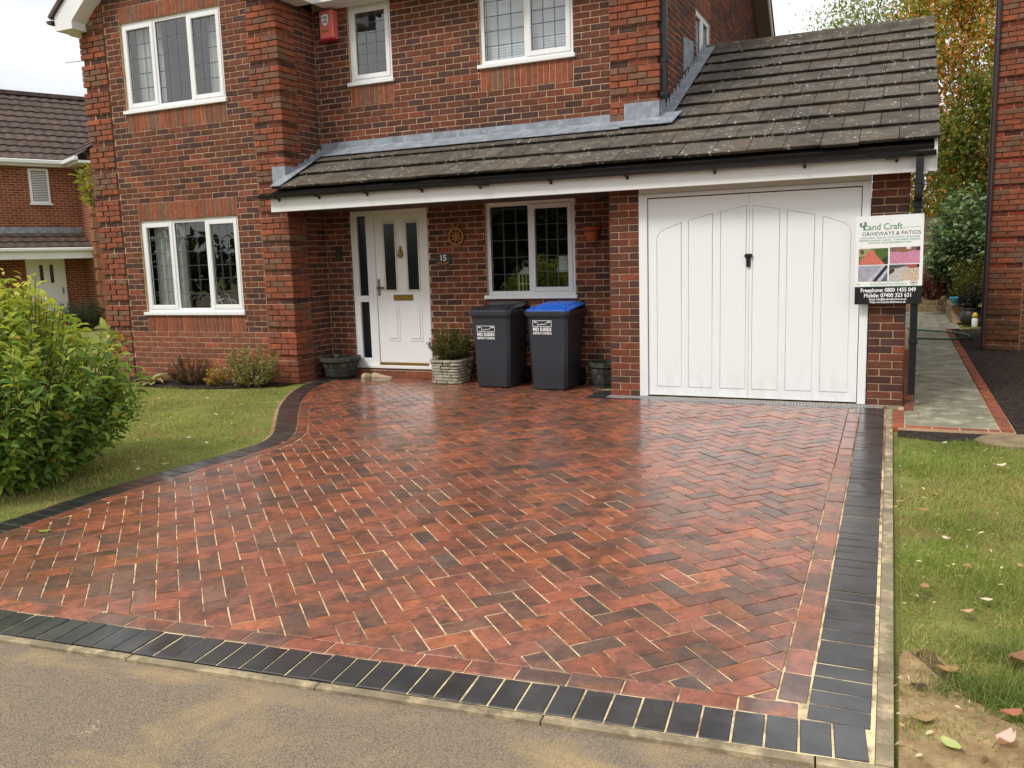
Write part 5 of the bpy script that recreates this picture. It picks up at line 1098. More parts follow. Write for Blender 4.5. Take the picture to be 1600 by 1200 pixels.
def hexpot(cx, cy, r0, r1, h, label, name='corner_planter', rot=.2):
    t = thing(name, (cx, cy, 0), label, 'planter'); P = lambda r, z, a: (cx + r * math.cos(a), cy + r * math.sin(a), z)
    m = MB(); v = []
    for r, z in ((r0 * 1.04, 0), (r0 * 1.04, .025), (r0 * .96, .03), (r1 * .93, h - .05), (r1 * .8, h - .05), (r1 * .78, .05)): v += [P(r, z, rot + 6.283 * k / 8) for k in range(8)]
    obj('pot_body', m.add(v, [(i * 8 + k, i * 8 + (k + 1) % 8, i * 8 + 8 + (k + 1) % 8, i * 8 + 8 + k) for i in range(5) for k in range(8)] + [tuple(range(8))[::-1], tuple(range(40, 48))], (.42, .42, .40)), M['greystone'], t)
    v = [];
    for r, z in ((r1 * .93, h - .055), (r1 * 1.03, h - .05), (r1 * 1.04, h - .004), (r1 * 1.0, h), (r1 * .84, h), (r1 * .82, h - .06)): v += [P(r, z, rot + 6.283 * k / 8) for k in range(8)]
    obj('pot_rim', MB().add(v, [(i * 8 + k, i * 8 + (k + 1) % 8, i * 8 + 8 + (k + 1) % 8, i * 8 + 8 + k) for i in range(5) for k in range(8)], (.8, .82, .76)), M['greystone'], t)
    for fc in range(8):
        a0, a1 = rot + 6.283 * fc / 8, rot + 6.283 * (fc + 1) / 8
        for rw in range(3):
            z0 = .035 + rw * (h - .095) / 3; z1 = z0 + (h - .095) / 3 - .008; n = 2; sh = .5 if rw % 2 else 0
            cs = [0, .5, 1] if not sh else [0, .28, .74, 1]
            for u0, u1 in zip(cs, cs[1:]):
                R_ = lambda z: r0 * .96 + (r1 * .93 - r0 * .96) * (z - .03) / (h - .08); v = []
                for off in (-.01, .008):
                    for z in (z0, z1):
                        for u in (u0 + .03, u1 - .03):
                            p = Vector(P(R_(z), z, a0)).lerp(Vector(P(R_(z), z, a1)), u); d_ = Vector((math.cos((a0 + a1) / 2), math.sin((a0 + a1) / 2), 0)); v.append(tuple(p + d_ * off))
                k = random.uniform(.6, 1.15); obj('stone', MB().add(v, [(0, 1, 3, 2), (4, 6, 7, 5), (0, 4, 5, 1), (2, 3, 7, 6), (0, 2, 6, 4), (1, 5, 7, 3)], (k, k, k * .95)), M['greystone'], t)
    obj('soil', MB().add([P(r1 * .83, h - .03, rot + 6.283 * k / 8) for k in range(8)], [tuple(range(8))]), M['soil'], t); return t
hexpot(-6.62, .50, .185, .285, .30, 'dark grey stone-block planter in the corner by the bay')
tag(obj('rock', lathe([(.03, 0), (.045, .02), (.035, .05), (.01, .06)], (-6.70, .52, .27), 7, (1.2, 1.2, 1.2)), M['greystone']), 'small pale stone lying in the corner planter', 'stone')
hexpot(-2.88, .58, .15, .21, .30, 'grey stone-block planter half hidden behind the garage pier')
# shoes
def shoe(cx, cy, ang, label):
    prof = [(-.135, .030, .09), (-.11, .038, .105), (-.06, .037, .10), (-.02, .038, .085), (.04, .045, .066), (.09, .046, .056), (.125, .036, .046), (.142, .016, .03)]; v = []; n = 8; ca, sa = math.cos(ang), math.sin(ang)
    for x, w_, h in prof:
        for k in range(n):
            a = 2 * math.pi * k / n; yy = w_ * math.cos(a); zz = max(.006, h * .5 + h * .5 * math.sin(a)); v.append((cx + x * ca - yy * sa, cy + x * sa + yy * ca, zz))
    f = [(i * n + k, i * n + (k + 1) % n, (i + 1) * n + (k + 1) % n, (i + 1) * n + k) for i in range(len(prof) - 1) for k in range(n)] + [tuple(range(n))[::-1], tuple(range(len(v) - n, len(v)))]
    t = thing('shoe', (cx, cy, 0), label, 'shoe', 'pair of shoes by the door step'); obj('upper', MB().add(v, f), M['shoe'], t, smooth=True)
    v2 = []; 
    for z in (.001, .02): v2 += [(cx + x * ca - s * (w_ + .004) * sa, cy + x * sa + s * (w_ + .004) * ca, z) for s, L_ in ((-1, prof), (1, prof[::-1])) for x, w_, h in L_]
    q = len(v2) // 2; obj('sole', MB().add(v2, [tuple(range(q)), tuple(range(q, 2 * q))] + [(k, (k + 1) % q, q + (k + 1) % q, q + k) for k in range(q)]), M['stonepot'], t)
    obj('collar', lathe([(.026, 0), (.026, .004)], (cx - .075 * ca, cy - .075 * sa, .084), 10), M['dark'], t)
shoe(-6.12, .46, 1.2, 'beige canvas shoe nearest the corner planter'); shoe(-5.95, .47, .35, 'beige canvas shoe nearer the stone planter, toe pointing along the step')
# door mat-like drain cover is part of the paving; wall ornaments
pq = thing('house_number_plaque', (-5.122, YM - .01, 1.557), 'oval slate plaque with white number 15', 'plaque')
ov_ = [(.118 * math.cos(a), .083 * math.sin(a)) for a in [2 * math.pi * k / 28 for k in range(28)]]; obj('plate', prism(ov_, (-5.122, YM - .006, 1.557), (1, 0, 0), (0, 0, 1), (0, -1, 0), 0, .014, b=.004), M['slate'], pq)
text_mesh('lettering', '15', .105, (-5.122, YM - .021, 1.545), (1, 0, 0), (0, 0, 1), (0, -1, 0), M['inkwhite'], pq, 'CENTER', .002)
m = MB()
for i in range(5): m.merge(prism([(.02 * math.cos(a), .012 * math.sin(a)) for a in [2 * math.pi * k / 8 for k in range(8)]], (-5.18 + i * .028, YM - .02, 1.502 + .006 * abs(i - 2)), (1, 0, 0), (0, 0, 1), (0, -1, 0), 0, .004))
obj('painted_flower', m, M['ochre'], pq)
sn = thing('sun_ornament', (-4.918, YM - .02, 1.76), 'round ochre pierced ornament hanging beside the door', 'ornament')
R0 = .112; ring_ = []
m = MB(); n = 32
for (r0, r1, d0, d1) in ((R0, R0 - .026, 0, .03),):
    v = []
    for r, d in ((r0, d0), (r0, d1), (r1, d1), (r1, d0)): v += [(-4.918 + r * math.cos(6.2832 * k / n), YM - .006 - d, 1.845 + r * math.sin(6.2832 * k / n)) for k in range(n)]
    m.add(v, [(i * n + k, i * n + (k + 1) % n, ((i + 1) % 4) * n + (k + 1) % n, ((i + 1) % 4) * n + k) for i in range(4) for k in range(n)])
obj('ring', m, M['ochre'], sn)
m = MB()
for i in range(9):
    a = 6.2832 * i / 9 + .2; c, s = math.cos(a), math.sin(a); P = [(0, 0), (.05 * c - .013 * s, .05 * s + .013 * c), (.092 * c, .092 * s), (.05 * c + .013 * s, .05 * s - .013 * c)]; m.merge(prism(P, (-4.918, YM - .010, 1.845), (1, 0, 0), (0, 0, 1), (0, -1, 0), 0, .018))
obj('petals', m, M['ochre'], sn)
obj('back_plate', prism([(.09 * math.cos(a), .09 * math.sin(a)) for a in [6.2832 * k / 20 for k in range(20)]], (-4.918, YM - .004, 1.845), (1, 0, 0), (0, 0, 1), (0, -1, 0), 0, .005), M['roomdark'], sn)
obj('foot', MB().box(-4.985, -4.851, YM - .045, YM - .006, 1.725, 1.75, b=.008), M['ochre'], sn); obj('hanging_loop', tube([(-4.918 + .034 * math.cos(a), YM - .02, 1.99 + .034 * math.sin(a)) for a in [6.2832 * k / 12 for k in range(13)]], .012, 6).merge(tube([(-4.918, YM - .02, 1.945), (-4.918, YM - .02, 1.965)], .014, 6)), M['ochre'], sn)
lo_ = thing('wall_ornament', (-6.747, YM - .02, 1.60), 'grey-green cast leaf ornament on the shaded porch wall', 'ornament')
for i, (a, L_) in enumerate(((.3, .09), (1.1, .11), (1.9, .12), (2.8, .09), (4.2, .08), (5.2, .085), (6.0, .07))):
    c, s = math.cos(a), math.sin(a); P = [(0, 0), (L_ * .5 * c - .028 * s, L_ * .5 * s + .028 * c), (L_ * c, L_ * s), (L_ * .5 * c + .028 * s, L_ * .5 * s - .028 * c)]; obj('leaf', prism(P, (-6.747, YM - .008 - .004 * i, 1.665), (1, 0, 0), (0, 0, 1), (0, -1, 0), 0, .012, (.7, .72, .62), b=.003), M['greystone'], lo_)
wp = thing('wall_flowerpot', (-3.055, YM - .12, 1.72), 'terracotta flowerpot held on the wall beside the garage pier', 'flowerpot')
obj('pot', lathe([(.062, 0), (.085, .115), (.084, .12), (.102, .122), (.105, .16), (.092, .162), (.088, .125), (.06, .02)], (-3.055, YM - .12, 1.722), 20), M['terracotta'], wp, autosmooth=35)
obj('bracket', tube([(-3.055 + .09 * math.cos(a), YM - .12 + .09 * math.sin(a), 1.835) for a in [6.2832 * k / 16 for k in range(17)]], .004, 5).merge(tube([(-3.055, YM - .01, 1.835), (-3.055, YM - .01, 1.64), (-3.055, YM - .06, 1.64), (-3.055, YM - .12, 1.70)], .005, 5)), M['gutter'], wp)
al = thing('alarm_box', (-6.665, YM, 4.46), 'red burglar alarm box with white shield under the eaves', 'alarm box')
obj('cover', prism([(-.105, .0), (.105, .0), (.105, .35), (-.105, .35)], (-6.665, YM - .004, 4.47), (1, 0, 0), (0, 0, 1), (0, -1, 0), 0, .115, b=.012), M['alarm'], al); obj('base_strip', MB().box(-6.768, -6.562, YM - .112, YM - .004, 4.44, 4.469, b=.006), M['alarmdark'], al)
sh = [(-.055, .06), (0, .075), (.055, .06), (.055, -.02), (.03, -.06), (0, -.085), (-.03, -.06), (-.055, -.02)]
obj('shield', prism([(a * 1.12, b_ * 1.12) for a, b_ in sh], (-6.675, YM - .119, 4.70), (1, 0, 0), (0, 0, 1), (0, -1, 0), 0, .0012), M['signblack'], al); obj('shield_face', prism(sh, (-6.675, YM - .1202, 4.70), (1, 0, 0), (0, 0, 1), (0, -1, 0), 0, .0012), M['inkwhite'], al)
m = MB()
for z, w_ in ((4.735, .038), (4.718, .03), (4.685, .036), (4.668, .03)): m.box(-6.675 - w_, -6.675 + w_, YM - .1225, YM - .121, z - .005, z + .005)
obj('shield_print', m, M['inkgrey'], al); obj('name_strip', MB().box(-6.735, -6.625, YM - .121, YM - .119, 4.545, 4.575), M['ochre'], al)
tag(obj('overflow_pipe', tube([(XL + .02, .16, 4.54), (XL - .56, .16, 4.565)], .011, 8), M['whitepaint'], None), 'thin white overflow pipe poking out past the bay left corner', 'pipe')
# things on the window sills inside
ln = thing('lantern', (-4.06, YM + .22, 1.10), 'cream lantern on the sill inside the front window', 'lantern'); cx, cy = -4.06, YM + .22
m = MB().box(cx - .085, cx + .085, cy - .07, cy + .07, 1.10, 1.125)
for a in (-1, 1):
    for b_ in (-1, 1): m.box(cx + a * .075 - .008, cx + a * .075 + .008, cy + b_ * .06 - .008, cy + b_ * .06 + .008, 1.125, 1.34)
    m.box(cx + a * .025 - .004, cx + a * .025 + .004, cy - .066, cy - .06, 1.125, 1.34)
m.box(cx - .075, cx + .075, cy - .066, cy - .06, 1.22, 1.23); obj('cage', m, plain('cream_paint', S(214, 206, 168), .6), ln)
obj('roof', MB().add([(cx - .09, cy - .08, 1.34), (cx + .09, cy - .08, 1.34), (cx + .09, cy + .08, 1.34), (cx - .09, cy + .08, 1.34), (cx - .02, cy - .02, 1.43), (cx + .02, cy - .02, 1.43), (cx + .02, cy + .02, 1.43), (cx - .02, cy + .02, 1.43)], [(0, 3, 2, 1), (4, 5, 6, 7), (0, 1, 5, 4), (1, 2, 6, 5), (2, 3, 7, 6), (3, 0, 4, 7)]), M['curtain'], ln); obj('loop', tube([(cx + .045 * math.cos(a), cy, 1.47 + .045 * math.sin(a)) for a in [6.2832 * k / 16 for k in range(17)]], .005, 5), M['curtain'], ln)
lm = thing('table_lamp', (-3.56, YM + .35, 1.08), 'table lamp with pale shade inside the front window', 'lamp'); obj('shade', lathe([(.13, 0), (.095, .2), (.093, .2), (.127, 0)], (-3.56, YM + .35, 1.36), 20), M['blind'], lm, autosmooth=40); obj('stem', lathe([(.07, 0), (.07, .015), (.012, .03), (.02, .1), (.012, .16), (.022, .2), (.01, .3)], (-3.56, YM + .35, 1.08), 10), M['chrome'], lm, smooth=True)
obj('sill_board', MB().box(-4.5, -3.33, YM + .1, YM + .5, 1.05, 1.08).box(-9.55, -7.8, .1, .4, .92, .945), M['white'], house)
bc = thing('bicycle_ornament', (-8.30, .24, .95), 'white wire bicycle ornament on the sill inside the bay window', 'ornament')
def wring(cx, cz, r, th_=.005): return tube([(cx + r * math.cos(a), .24, cz + r * math.sin(a)) for a in [6.2832 * k / 20 for k in range(21)]], th_, 5)
for cx, r in ((-8.52, .075), (-8.20, .075)):
    o = obj('wheel', wring(cx, .95 + r, r), M['blind'], bc); m = MB()
    for k in range(4): a = math.pi * k / 4; m.merge(tube([(cx - r * math.cos(a), .24, .95 + r - r * math.sin(a)), (cx + r * math.cos(a), .24, .95 + r + r * math.sin(a))], .002, 4))
    obj('spokes', m, M['blind'], o)
m = MB()
for a, b_ in (((-8.52, 1.025), (-8.42, 1.10)), ((-8.42, 1.10), (-8.24, 1.12)), ((-8.42, 1.10), (-8.36, 1.02)), ((-8.36, 1.02), (-8.24, 1.12)), ((-8.20, 1.025), (-8.26, 1.17)), ((-8.26, 1.17), (-8.32, 1.18)), ((-8.36, 1.02), (-8.44, 1.14)), ((-8.52, 1.025), (-8.36, 1.02))): m.merge(tube([(a[0], .24, a[1]), (b_[0], .24, b_[1])], .005, 5))
obj('frame', m, M['blind'], bc); obj('saddle', MB().box(-8.475, -8.41, .225, .255, 1.138, 1.15, b=.004), M['blind'], bc)
tag(obj('television', MB().box(-8.75, -8.15, .9, .95, 1.0, 1.36, b=.01), M['inkgrey'], None), 'grey screen standing inside behind the lower bay window', 'screen')

# ================================================================ sign board
sg = thing('sign_board', (.175, -.105, 1.0), 'white driveway company sign with four photos fixed to the black downpipe', 'sign'); SW, SH = .588, .838
so = Vector((-.120, -.105, 1.001)); su = Vector((.9999, 0, .010)).normalized(); sv = Vector((-.004, 0, 1)).normalized(); sn_ = Vector((0, -1, 0))
def rectp(a, b_, c, d_, d0, d1): return prism([(a * SW, c * SH), (b_ * SW, c * SH), (b_ * SW, d_ * SH), (a * SW, d_ * SH)], so, su, sv, sn_, d0, d1)
obj('board', rectp(0, 1, .2, 1, -.004, .0), M['signwhite'], sg); obj('footer_panel', rectp(0, 1, 0, .1995, -.004, .0003), M['signblack'], sg); obj('green_rule', rectp(0, 1, .1995, .204, -.003, .0008), M['inkgreen'], sg)
def stx(s, size, fx, fy, mat, align='LEFT', bold=0, width=None): return text_mesh('lettering', s, size, so + su * fx * SW + sv * fy * SH, su, sv, sn_, mat, sg, align, bold, .001, width=width and width * SW)
stx('Land Craft', .085, .115, .842, M['inkgreen'], bold=.0006, width=.57); stx('DRIVEWAYS & PATIOS', .050, .095, .778, M['inkgrey'], width=.86)
stx('LANDSCAPING - FENCING - BLOCK PAVING - PATIO SLABS', .020, .06, .745, M['inkgreen'], width=.88); stx('PRESSURE CLEANING - GRAVEL - TURFSCAPING - FENCING', .020, .05, .716, M['inkgreen'], width=.90); stx('- ARTIFICIAL GRASS PREPARED & FITTED', .020, .17, .688, M['inkgreen'], width=.65)
stx('BLOCK PAVING SPECIALISTS', .020, .5, .252, M['inkgreen'], 'CENTER', width=.44); stx('Paving & Natural Stone Specialists', .020, .5, .222, M['inkgreen'], 'CENTER', width=.54)
stx('Freephone: 0800 1455 049', .053, .5, .140, M['inkwhite'], 'CENTER', .0012, width=.82); stx('Mobile: 07400 323 631', .053, .5, .080, M['inkwhite'], 'CENTER', .0012, width=.70); stx('Email: info@landcraftdrives.co.uk', .027, .5, .046, M['inkwhite'], 'CENTER', .0006, width=.56); stx('Web: www.landcraftdrives.co.uk', .027, .5, .014, M['inkwhite'], 'CENTER', .0006, width=.54)
obj('name_rule', rectp(.70, .955, .855, .858, 0, .001), M['inkgreen'], sg)
m = MB()
for i in range(34):
    a = random.uniform(0, 6.28); r = random.uniform(.2, 1) ** .5; m.merge(prism([(.0055 * math.cos(q), .0045 * math.sin(q)) for q in [6.283 * k / 6 for k in range(6)]], so + su * (.115 + .06 * r * math.cos(a)) * SW + sv * (.905 + .034 * r * math.sin(a)) * SH, su, sv, sn_, 0, .0012))
m.merge(prism([(-.006, 0), (.006, 0), (.003, .05), (-.003, .05)], so + su * .118 * SW + sv * .845 * SH, su, sv, sn_, 0, .0012)); obj('tree_logo', m, M['inkgreen'], sg)
def pic(a, b_, c, d_, polys):
    m = MB()
    for i, (P, col) in enumerate(polys):
        m.merge(prism([((a + (b_ - a) * p[0]) * SW, (c + (d_ - c) * p[1]) * SH) for p in P], so, su, sv, sn_, 0, .0006 + .0004 * i, col))
    obj('photo_print', m, M['print'], sg)
sq = [(0, 0), (1, 0), (1, 1), (0, 1)]
def blobs(cx, cy, rx_, ry_, n, cols): return [([(min(max(cx + rx_ * math.cos(t_) * random.uniform(.6, 1) + 0, 0), 1), min(max(cy + ry_ * math.sin(t_) * random.uniform(.6, 1), 0), 1)) for t_ in [6.283 * k / 9 for k in range(9)]], random.choice(cols)) for _ in range(n)]
pic(.05, .49, .452, .635, [(sq, S(120, 122, 82)), ([(0, .5), (.45, .62), (.4, 1), (0, 1)], S(176, 166, 120)), ([(.55, .45), (1, .4), (1, 1), (.55, 1)], S(84, 112, 52)), ([(.7, 0), (1, 0), (1, .5), (.8, .35)], S(62, 74, 48)), ([(.02, 0), (.9, 0), (.72, .35), (.55, .7), (.52, .9), (.42, .9), (.22, .6), (.08, .3)], S(216, 124, 104)), ([(.1, .6), (.2, .75), (.14, .95), (.03, .9)], S(92, 100, 60))])
pic(.515, .955, .455, .64, [(sq, S(214, 146, 172)), ([(0, .72), (1, .78), (1, 1), (0, 1)], S(150, 104, 96)), ([(.2, .74), (.5, .68), (.75, .78), (.7, .9), (.3, .9)], S(150, 112, 66)), ([(.86, .8), (1, .76), (1, 1), (.9, 1)], S(50, 50, 58)), ([(.55, .86), (.7, .86), (.7, 1), (.55, 1)], S(232, 226, 226))])
pic(.045, .487, .262, .44, [(sq, S(176, 176, 190)), ([(.5, 0), (.62, 0), (1, .86), (1, 1), (.94, 1)], S(38, 44, 56)), ([(.66, 0), (.76, 0), (1, .62), (1, .8)], S(206, 210, 218)), ([(.78, 0), (1, 0), (1, .55)], S(104, 112, 118)), ([(.3, 0), (.44, 0), (.92, 1), (.86, 1)], S(208, 206, 216))])
pic(.51, .95, .265, .445, [(sq, S(206, 200, 194)), ([(.45, 0), (1, 0), (1, .6), (.7, .72), (.45, .5)], S(214, 192, 166)), ([(0, .7), (.3, .78), (.6, .9), (.55, 1), (0, 1)], S(96, 92, 96)), ([(.56, .9), (.72, .74), (.94, .8), (1, 1), (.56, 1)], S(182, 92, 84)), ([(0, .35), (.2, .62), (.16, .74), (0, .68)], S(62, 60, 62)), ([(.92, .8), (1, .8), (1, 1), (.92, 1)], S(60, 50, 44))])
m = MB(); m.merge(prism([(.035 * math.cos(q), .024 * math.sin(q)) for q in [6.283 * k / 14 for k in range(14)]], so + su * .88 * SW + sv * .238 * SH, su, sv, sn_, 0, .0006, S(206, 150, 140))); m.merge(prism([(.029 * math.cos(q), .019 * math.sin(q)) for q in [6.283 * k / 14 for k in range(14)]], so + su * .88 * SW + sv * .238 * SH, su, sv, sn_, 0, .0009, S(236, 232, 228))); m.merge(prism([(-.02, -.008), (.02, -.002), (.018, .006), (-.018, .004)], so + su * .88 * SW + sv * .238 * SH, su, sv, sn_, 0, .0013, S(120, 110, 110))); obj('trade_badge', m, M['print'], sg)
obj('green_badge', rectp(.03, .075, .225, .238, 0, .001), plain('lime_ink', S(156, 190, 60), .5), sg); obj('screw', lathe([(.004, 0), (.003, .002)], (.172, -.1075, 1.80), 8), M['chrome'], sg)

# ================================================================ side path and back garden
path = MB().box(.30, 1.19, -1.075, 8.9, -.12, -.006); path = struct(obj('path', path, M['mortar'], None, origin=(0, 0, 0)), 'grey flagstone side path edged with red bricks')
def flag(x0, x1, y0, y1, h=.012):
    m = MB(); v, f = boxgeo(x0 + .004, x1 - .004, y0 + .004, y1 - .004, -.03, h + random.uniform(-.002, .002), .004); k = random.uniform(.82, 1.1); m.add([(p[0], p[1], p[2] + SL(p[1])) for p in v], f, (k, k, k * random.uniform(.95, 1.0))); obj('flagstone', m, M['flag'], path)
ys = [-.975, -.62, -.28, .63, 1.28, 2.2, 3.12, 4.1, 5.2, 6.3, 7.24, 8.0, 8.8]
for i, (a, b_) in enumerate(zip(ys, ys[1:])): flag(.475 if b_ < -.2 else .44, 1.078, a, b_)
flag(.355, .475, -.975, -.55); flag(.355, .475, -.55, -.28)
pb = []
def pbrick(x0, x1, y0, y1):
    v, f = boxgeo(x0 + .004, x1 - .004, y0 + .004, y1 - .004, -.04, .012 + random.uniform(-.003, .003), .004); obj('brick', MB().add([(p[0], p[1], p[2] + SL(p[1])) for p in v], f, plinthcol()), M['brick'], path, recalc=False)
y = -1.07
while y < 8.7: pbrick(1.082, 1.185, y, y + .075 if True else 0); y += .077
y = -1.07
while y < -.3: pbrick(.252, .352, y, y + .1); y += .102
y = -.275
while y < 5: pbrick(.345, .437, y, y + .21); y += .213
x = .355
while x < 1.05: pbrick(x, min(x + .21, 1.08), -1.072, -.978); x += .213
def lumpy(name, x0, x1, y0, y1, st, base, amp, mat):
    nx, ny = int((x1 - x0) / st), int((y1 - y0) / st); gx, gy = np.meshgrid(np.linspace(x0, x1, nx + 1), np.linspace(y0, y1, ny + 1)); fx, fy = gx.ravel(), gy.ravel()
    z = base + .0123 * np.minimum(fy, 0) + amp * (.5 * vnoise(fx, fy, 9, 41) + .6 * vnoise(fx, fy, 31, 42) + rng.normal(0, .35, len(fx)))
    V = np.stack([fx, fy, z], 1); i = np.arange(ny)[:, None] * (nx + 1) + np.arange(nx)[None]; F = np.stack([i, i + 1, i + nx + 2, i + nx + 1], -1).reshape(-1, 4)
    o = fast_mesh(name, V, F, np.ones((len(F), 3)), mat); o['kind'] = 'structure'; return o
lumpy('soil_bed', 1.2, 4.2, -1.5, 9.0, .045, -.012, .016, M['soil'])
sheet('soil_strip', [[(.30, -1.33), (.30, -1.07), (1.2, -1.07), (1.2, -1.45), (.86, -1.38), (.62, -1.47)]], M['soil'], lambda x, y: SL(y) - .014)
m = MB(); P = [(.86, -1.40), (.92, -1.26), (1.05, -1.17), (1.24, -1.12), (1.5, -1.13), (1.62, -1.3), (1.45, -1.55), (1.15, -1.62), (.95, -1.56)]
m = prism(P, (0, 0, SL(-1.3) - .03), (1, 0, 0), (0, 1, 0), (0, 0, 1), 0, .045, (1, 1, 1), b=.01); tag(obj('stepping_stone', m, M['buff'], None), 'flat buff paving stone at the lawn corner below the path', 'stone')
hs = smooth_line([(.44, 8.45), (.77, 8.2), (1.17, 7.84), (1.36, 7.5), (1.40, 7.05), (1.31, 6.72), (1.06, 6.56), (.44, 6.72)], 3); tag(obj('garden_hose', tube([(p.x, p.y, .03) for p in hs], .014, 6), M['hose'], None, smooth=True), 'green garden hose looped across the flagstone path', 'hose')
# raised garden behind: low stone walls, lawn terrace, pots
def stonewall(name, A, B, h, label, rows=3, th_=.22):
    t = thing(name, ((A[0] + B[0]) / 2, (A[1] + B[1]) / 2, 0), label, 'garden wall'); A, B = Vector(A), Vector(B); d = (B - A); L_ = d.length; d.normalize(); n = Vector((-d.y, d.x))
    obj('wall_core', MB().add([tuple(A + d * (u * L_) + n * (s * (th_ / 2 - .012))) + (z,) for z in (0, h - .01) for u, s in ((0, -1), (1, -1), (1, 1), (0, 1))], [(0, 3, 2, 1), (4, 5, 6, 7), (0, 1, 5, 4), (1, 2, 6, 5), (2, 3, 7, 6), (3, 0, 4, 7)]), M['mortar'], t)
    for r in range(rows):
        s = -random.uniform(0, .1)
        while s < L_:
            e = min(s + random.uniform(.18, .34), L_); s0 = max(s, 0)
            if e - s0 > .03:
                v, f = boxgeo(s0 + .006, e - .006, -th_ / 2 - random.uniform(0, .012), th_ / 2 + random.uniform(0, .012), h * r / rows + .006, h * (r + 1) / rows - .006 + random.uniform(-.004, .006), .012); k = random.uniform(.65, 1.1)
                obj('stone', MB().add([tuple(A + d * p[0] + n * p[1]) + (p[2],) for p in v], f, (k, k * .97, k * .92)), M['buff'], t)
            s = e
stonewall('garden_wall', (.3, 13.8), (1.32, 13.8), .33, 'low stone wall across the back garden under the green terrace', 2); stonewall('garden_wall', (1.36, 10.3), (1.36, 13.7), .36, 'low stone wall running back from the dark pot', 3)
sheet('terrace', [[(-6, 13.85), (1.3, 13.85), (1.3, 24), (-6, 24)], [(1.42, 10.3), (9, 10.3), (9, 24), (1.42, 24)]], M['turf'], lambda x, y: .32)
sheet('patio', [[(.35, 8.9), (1.35, 8.9), (1.3, 13.75), (.35, 13.75)]], M['flag'], lambda x, y: .004)
for i in range(4):
    for j in range(2):
        v, f = boxgeo(.42 + j * .3, .70 + j * .3, 9.1 + i * 1.1, 10.1 + i * 1.1, 0, .018, .004); k = random.uniform(.95, 1.35); tag(obj('patio_slab', MB().add(v, f, (k, k, k)), M['flag'], None), 'pale patio slab beyond the hose at the back of the path', 'slab', 'pale patio slabs')
tag(obj('rear_garden_wall', MB().box(-3, 5, 14.6, 14.8, 0, 1.56).box(-3, 5, 14.62, 14.78, 1.58, 2.25), M['render_wall'], None), 'drab rendered wall behind the red shrub', 'wall')
pt = thing('garden_pot', (1.54, 9.85, 0), 'round dark grey pot at the foot of the stone wall', 'pot'); obj('pot', lathe([(.10, 0), (.165, .08), (.18, .17), (.15, .27), (.13, .29), (.16, .30), (.16, .33), (.135, .33), (.12, .28)], (1.54, 9.85, 0), 18), M['dark'], pt, smooth=True)
shrub('pot_plant', (1.54, 9.85, .3), (.26, .25, .55), 60, 16, .06, [(S(40, 42, 40), 4), (S(58, 58, 56), 3), (S(34, 36, 38), 3)], 'dark leafed plant standing in the round garden pot', stem=.004)
tag(obj('glazed_bowl', lathe([(.05, 0), (.11, .05), (.15, .15), (.155, .16), (.14, .155), (.10, .06), (.02, .03)], (1.33, 10.15, .37), 18), M['bluebowl'], None, smooth=True), 'blue glazed bowl resting on the stone wall end', 'bowl')
for i, (x, y, r, lb) in enumerate(((1.70, 10.1, .17, 'dark rounded boulder beside the garden pot'), (1.75, 9.9, .13, 'smaller dark boulder against the brown drainpipe'))):
    tag(obj('boulder', lathe([(r * .7, 0), (r, r * .5), (r * .85, r * 1.1), (r * .4, r * 1.45), (r * .05, r * 1.5)], (x, y, 0), 10, (.55, .55, .55), lambda a, z: 1 + .12 * math.sin(3 * a + z * 9)), M['greystone'], None), lb, 'boulder')
yt = thing('yellow_sprayer', (1.62, 9.35, 0), 'small yellow topped container behind the drainpipe', 'container'); obj('body', lathe([(.05, 0), (.055, .02), (.055, .16), (.03, .19)], (1.60, 9.3, 0), 12), M['whitepaint'], yt, smooth=True); obj('cap', lathe([(.05, 0), (.055, .03), (.03, .08), (.01, .09)], (1.60, 9.3, .19), 12), M['yellow'], yt, smooth=True)

# ================================================================ neighbouring house on the right
NBX, NBY = 1.455, 5.4; NB = []
rn = thing('neighbour_house', (3.5, 8, 0), 'red brick neighbouring house with brown drainpipe at its corner', 'house')
def nbcol(u, k):
    r = random.random(); b = S(160, 76, 54) if r < .35 else S(124, 66, 50) if r < .75 else S(96, 58, 48); kk = random.uniform(.85, 1.1)
    b = tuple(c * kk for c in b)
    if k < 12: b = tuple(x * .55 + y * .45 for x, y in zip(b, S(112, 92, 62)))
    return b
def nquo(u, k): return quoincol() if (proud(k + 3) and u < .45 and k > 11) else nbcol(u, k)
noff = lambda u, k: PR if (proud(k + 3) and u < .45) else 0
WN = ((NBX, NBY), (1, 0), (0, -1)); WNS = ((NBX, NBY), (0, 1), (-1, 0))
lay(WN, 0, 4.2, 0, 97, [], .225, .1125, (.45,), nquo, noff, out_=NB); lay(WNS, 0, 6.6, 0, 97, [], .1125, .225, (.3375,), nquo, lambda u, k: PR if (proud(k + 3) and u < .3375) else 0, out_=NB)
for k in range(97):
    p = PR if proud(k + 3) else 0
    if k % 2 == 0: cbox(NBX - p, NBX + .22, NBY - p, NBY + .105, k, nquo(0, k), NB)
    else: cbox(NBX - p, NBX + .1075, NBY - p, NBY + .2175, k, nquo(0, k), NB)
na = math.radians(-11); nrot = lambda p: (NBX + (p[0] - NBX) * math.cos(na) - (p[1] - NBY) * math.sin(na), NBY + (p[0] - NBX) * math.sin(na) + (p[1] - NBY) * math.cos(na), p[2])
NB = [([nrot(p) for p in v], f, c) for v, f, c in NB]
def rotm(m): m.v = [nrot(p) for p in m.v]; return m
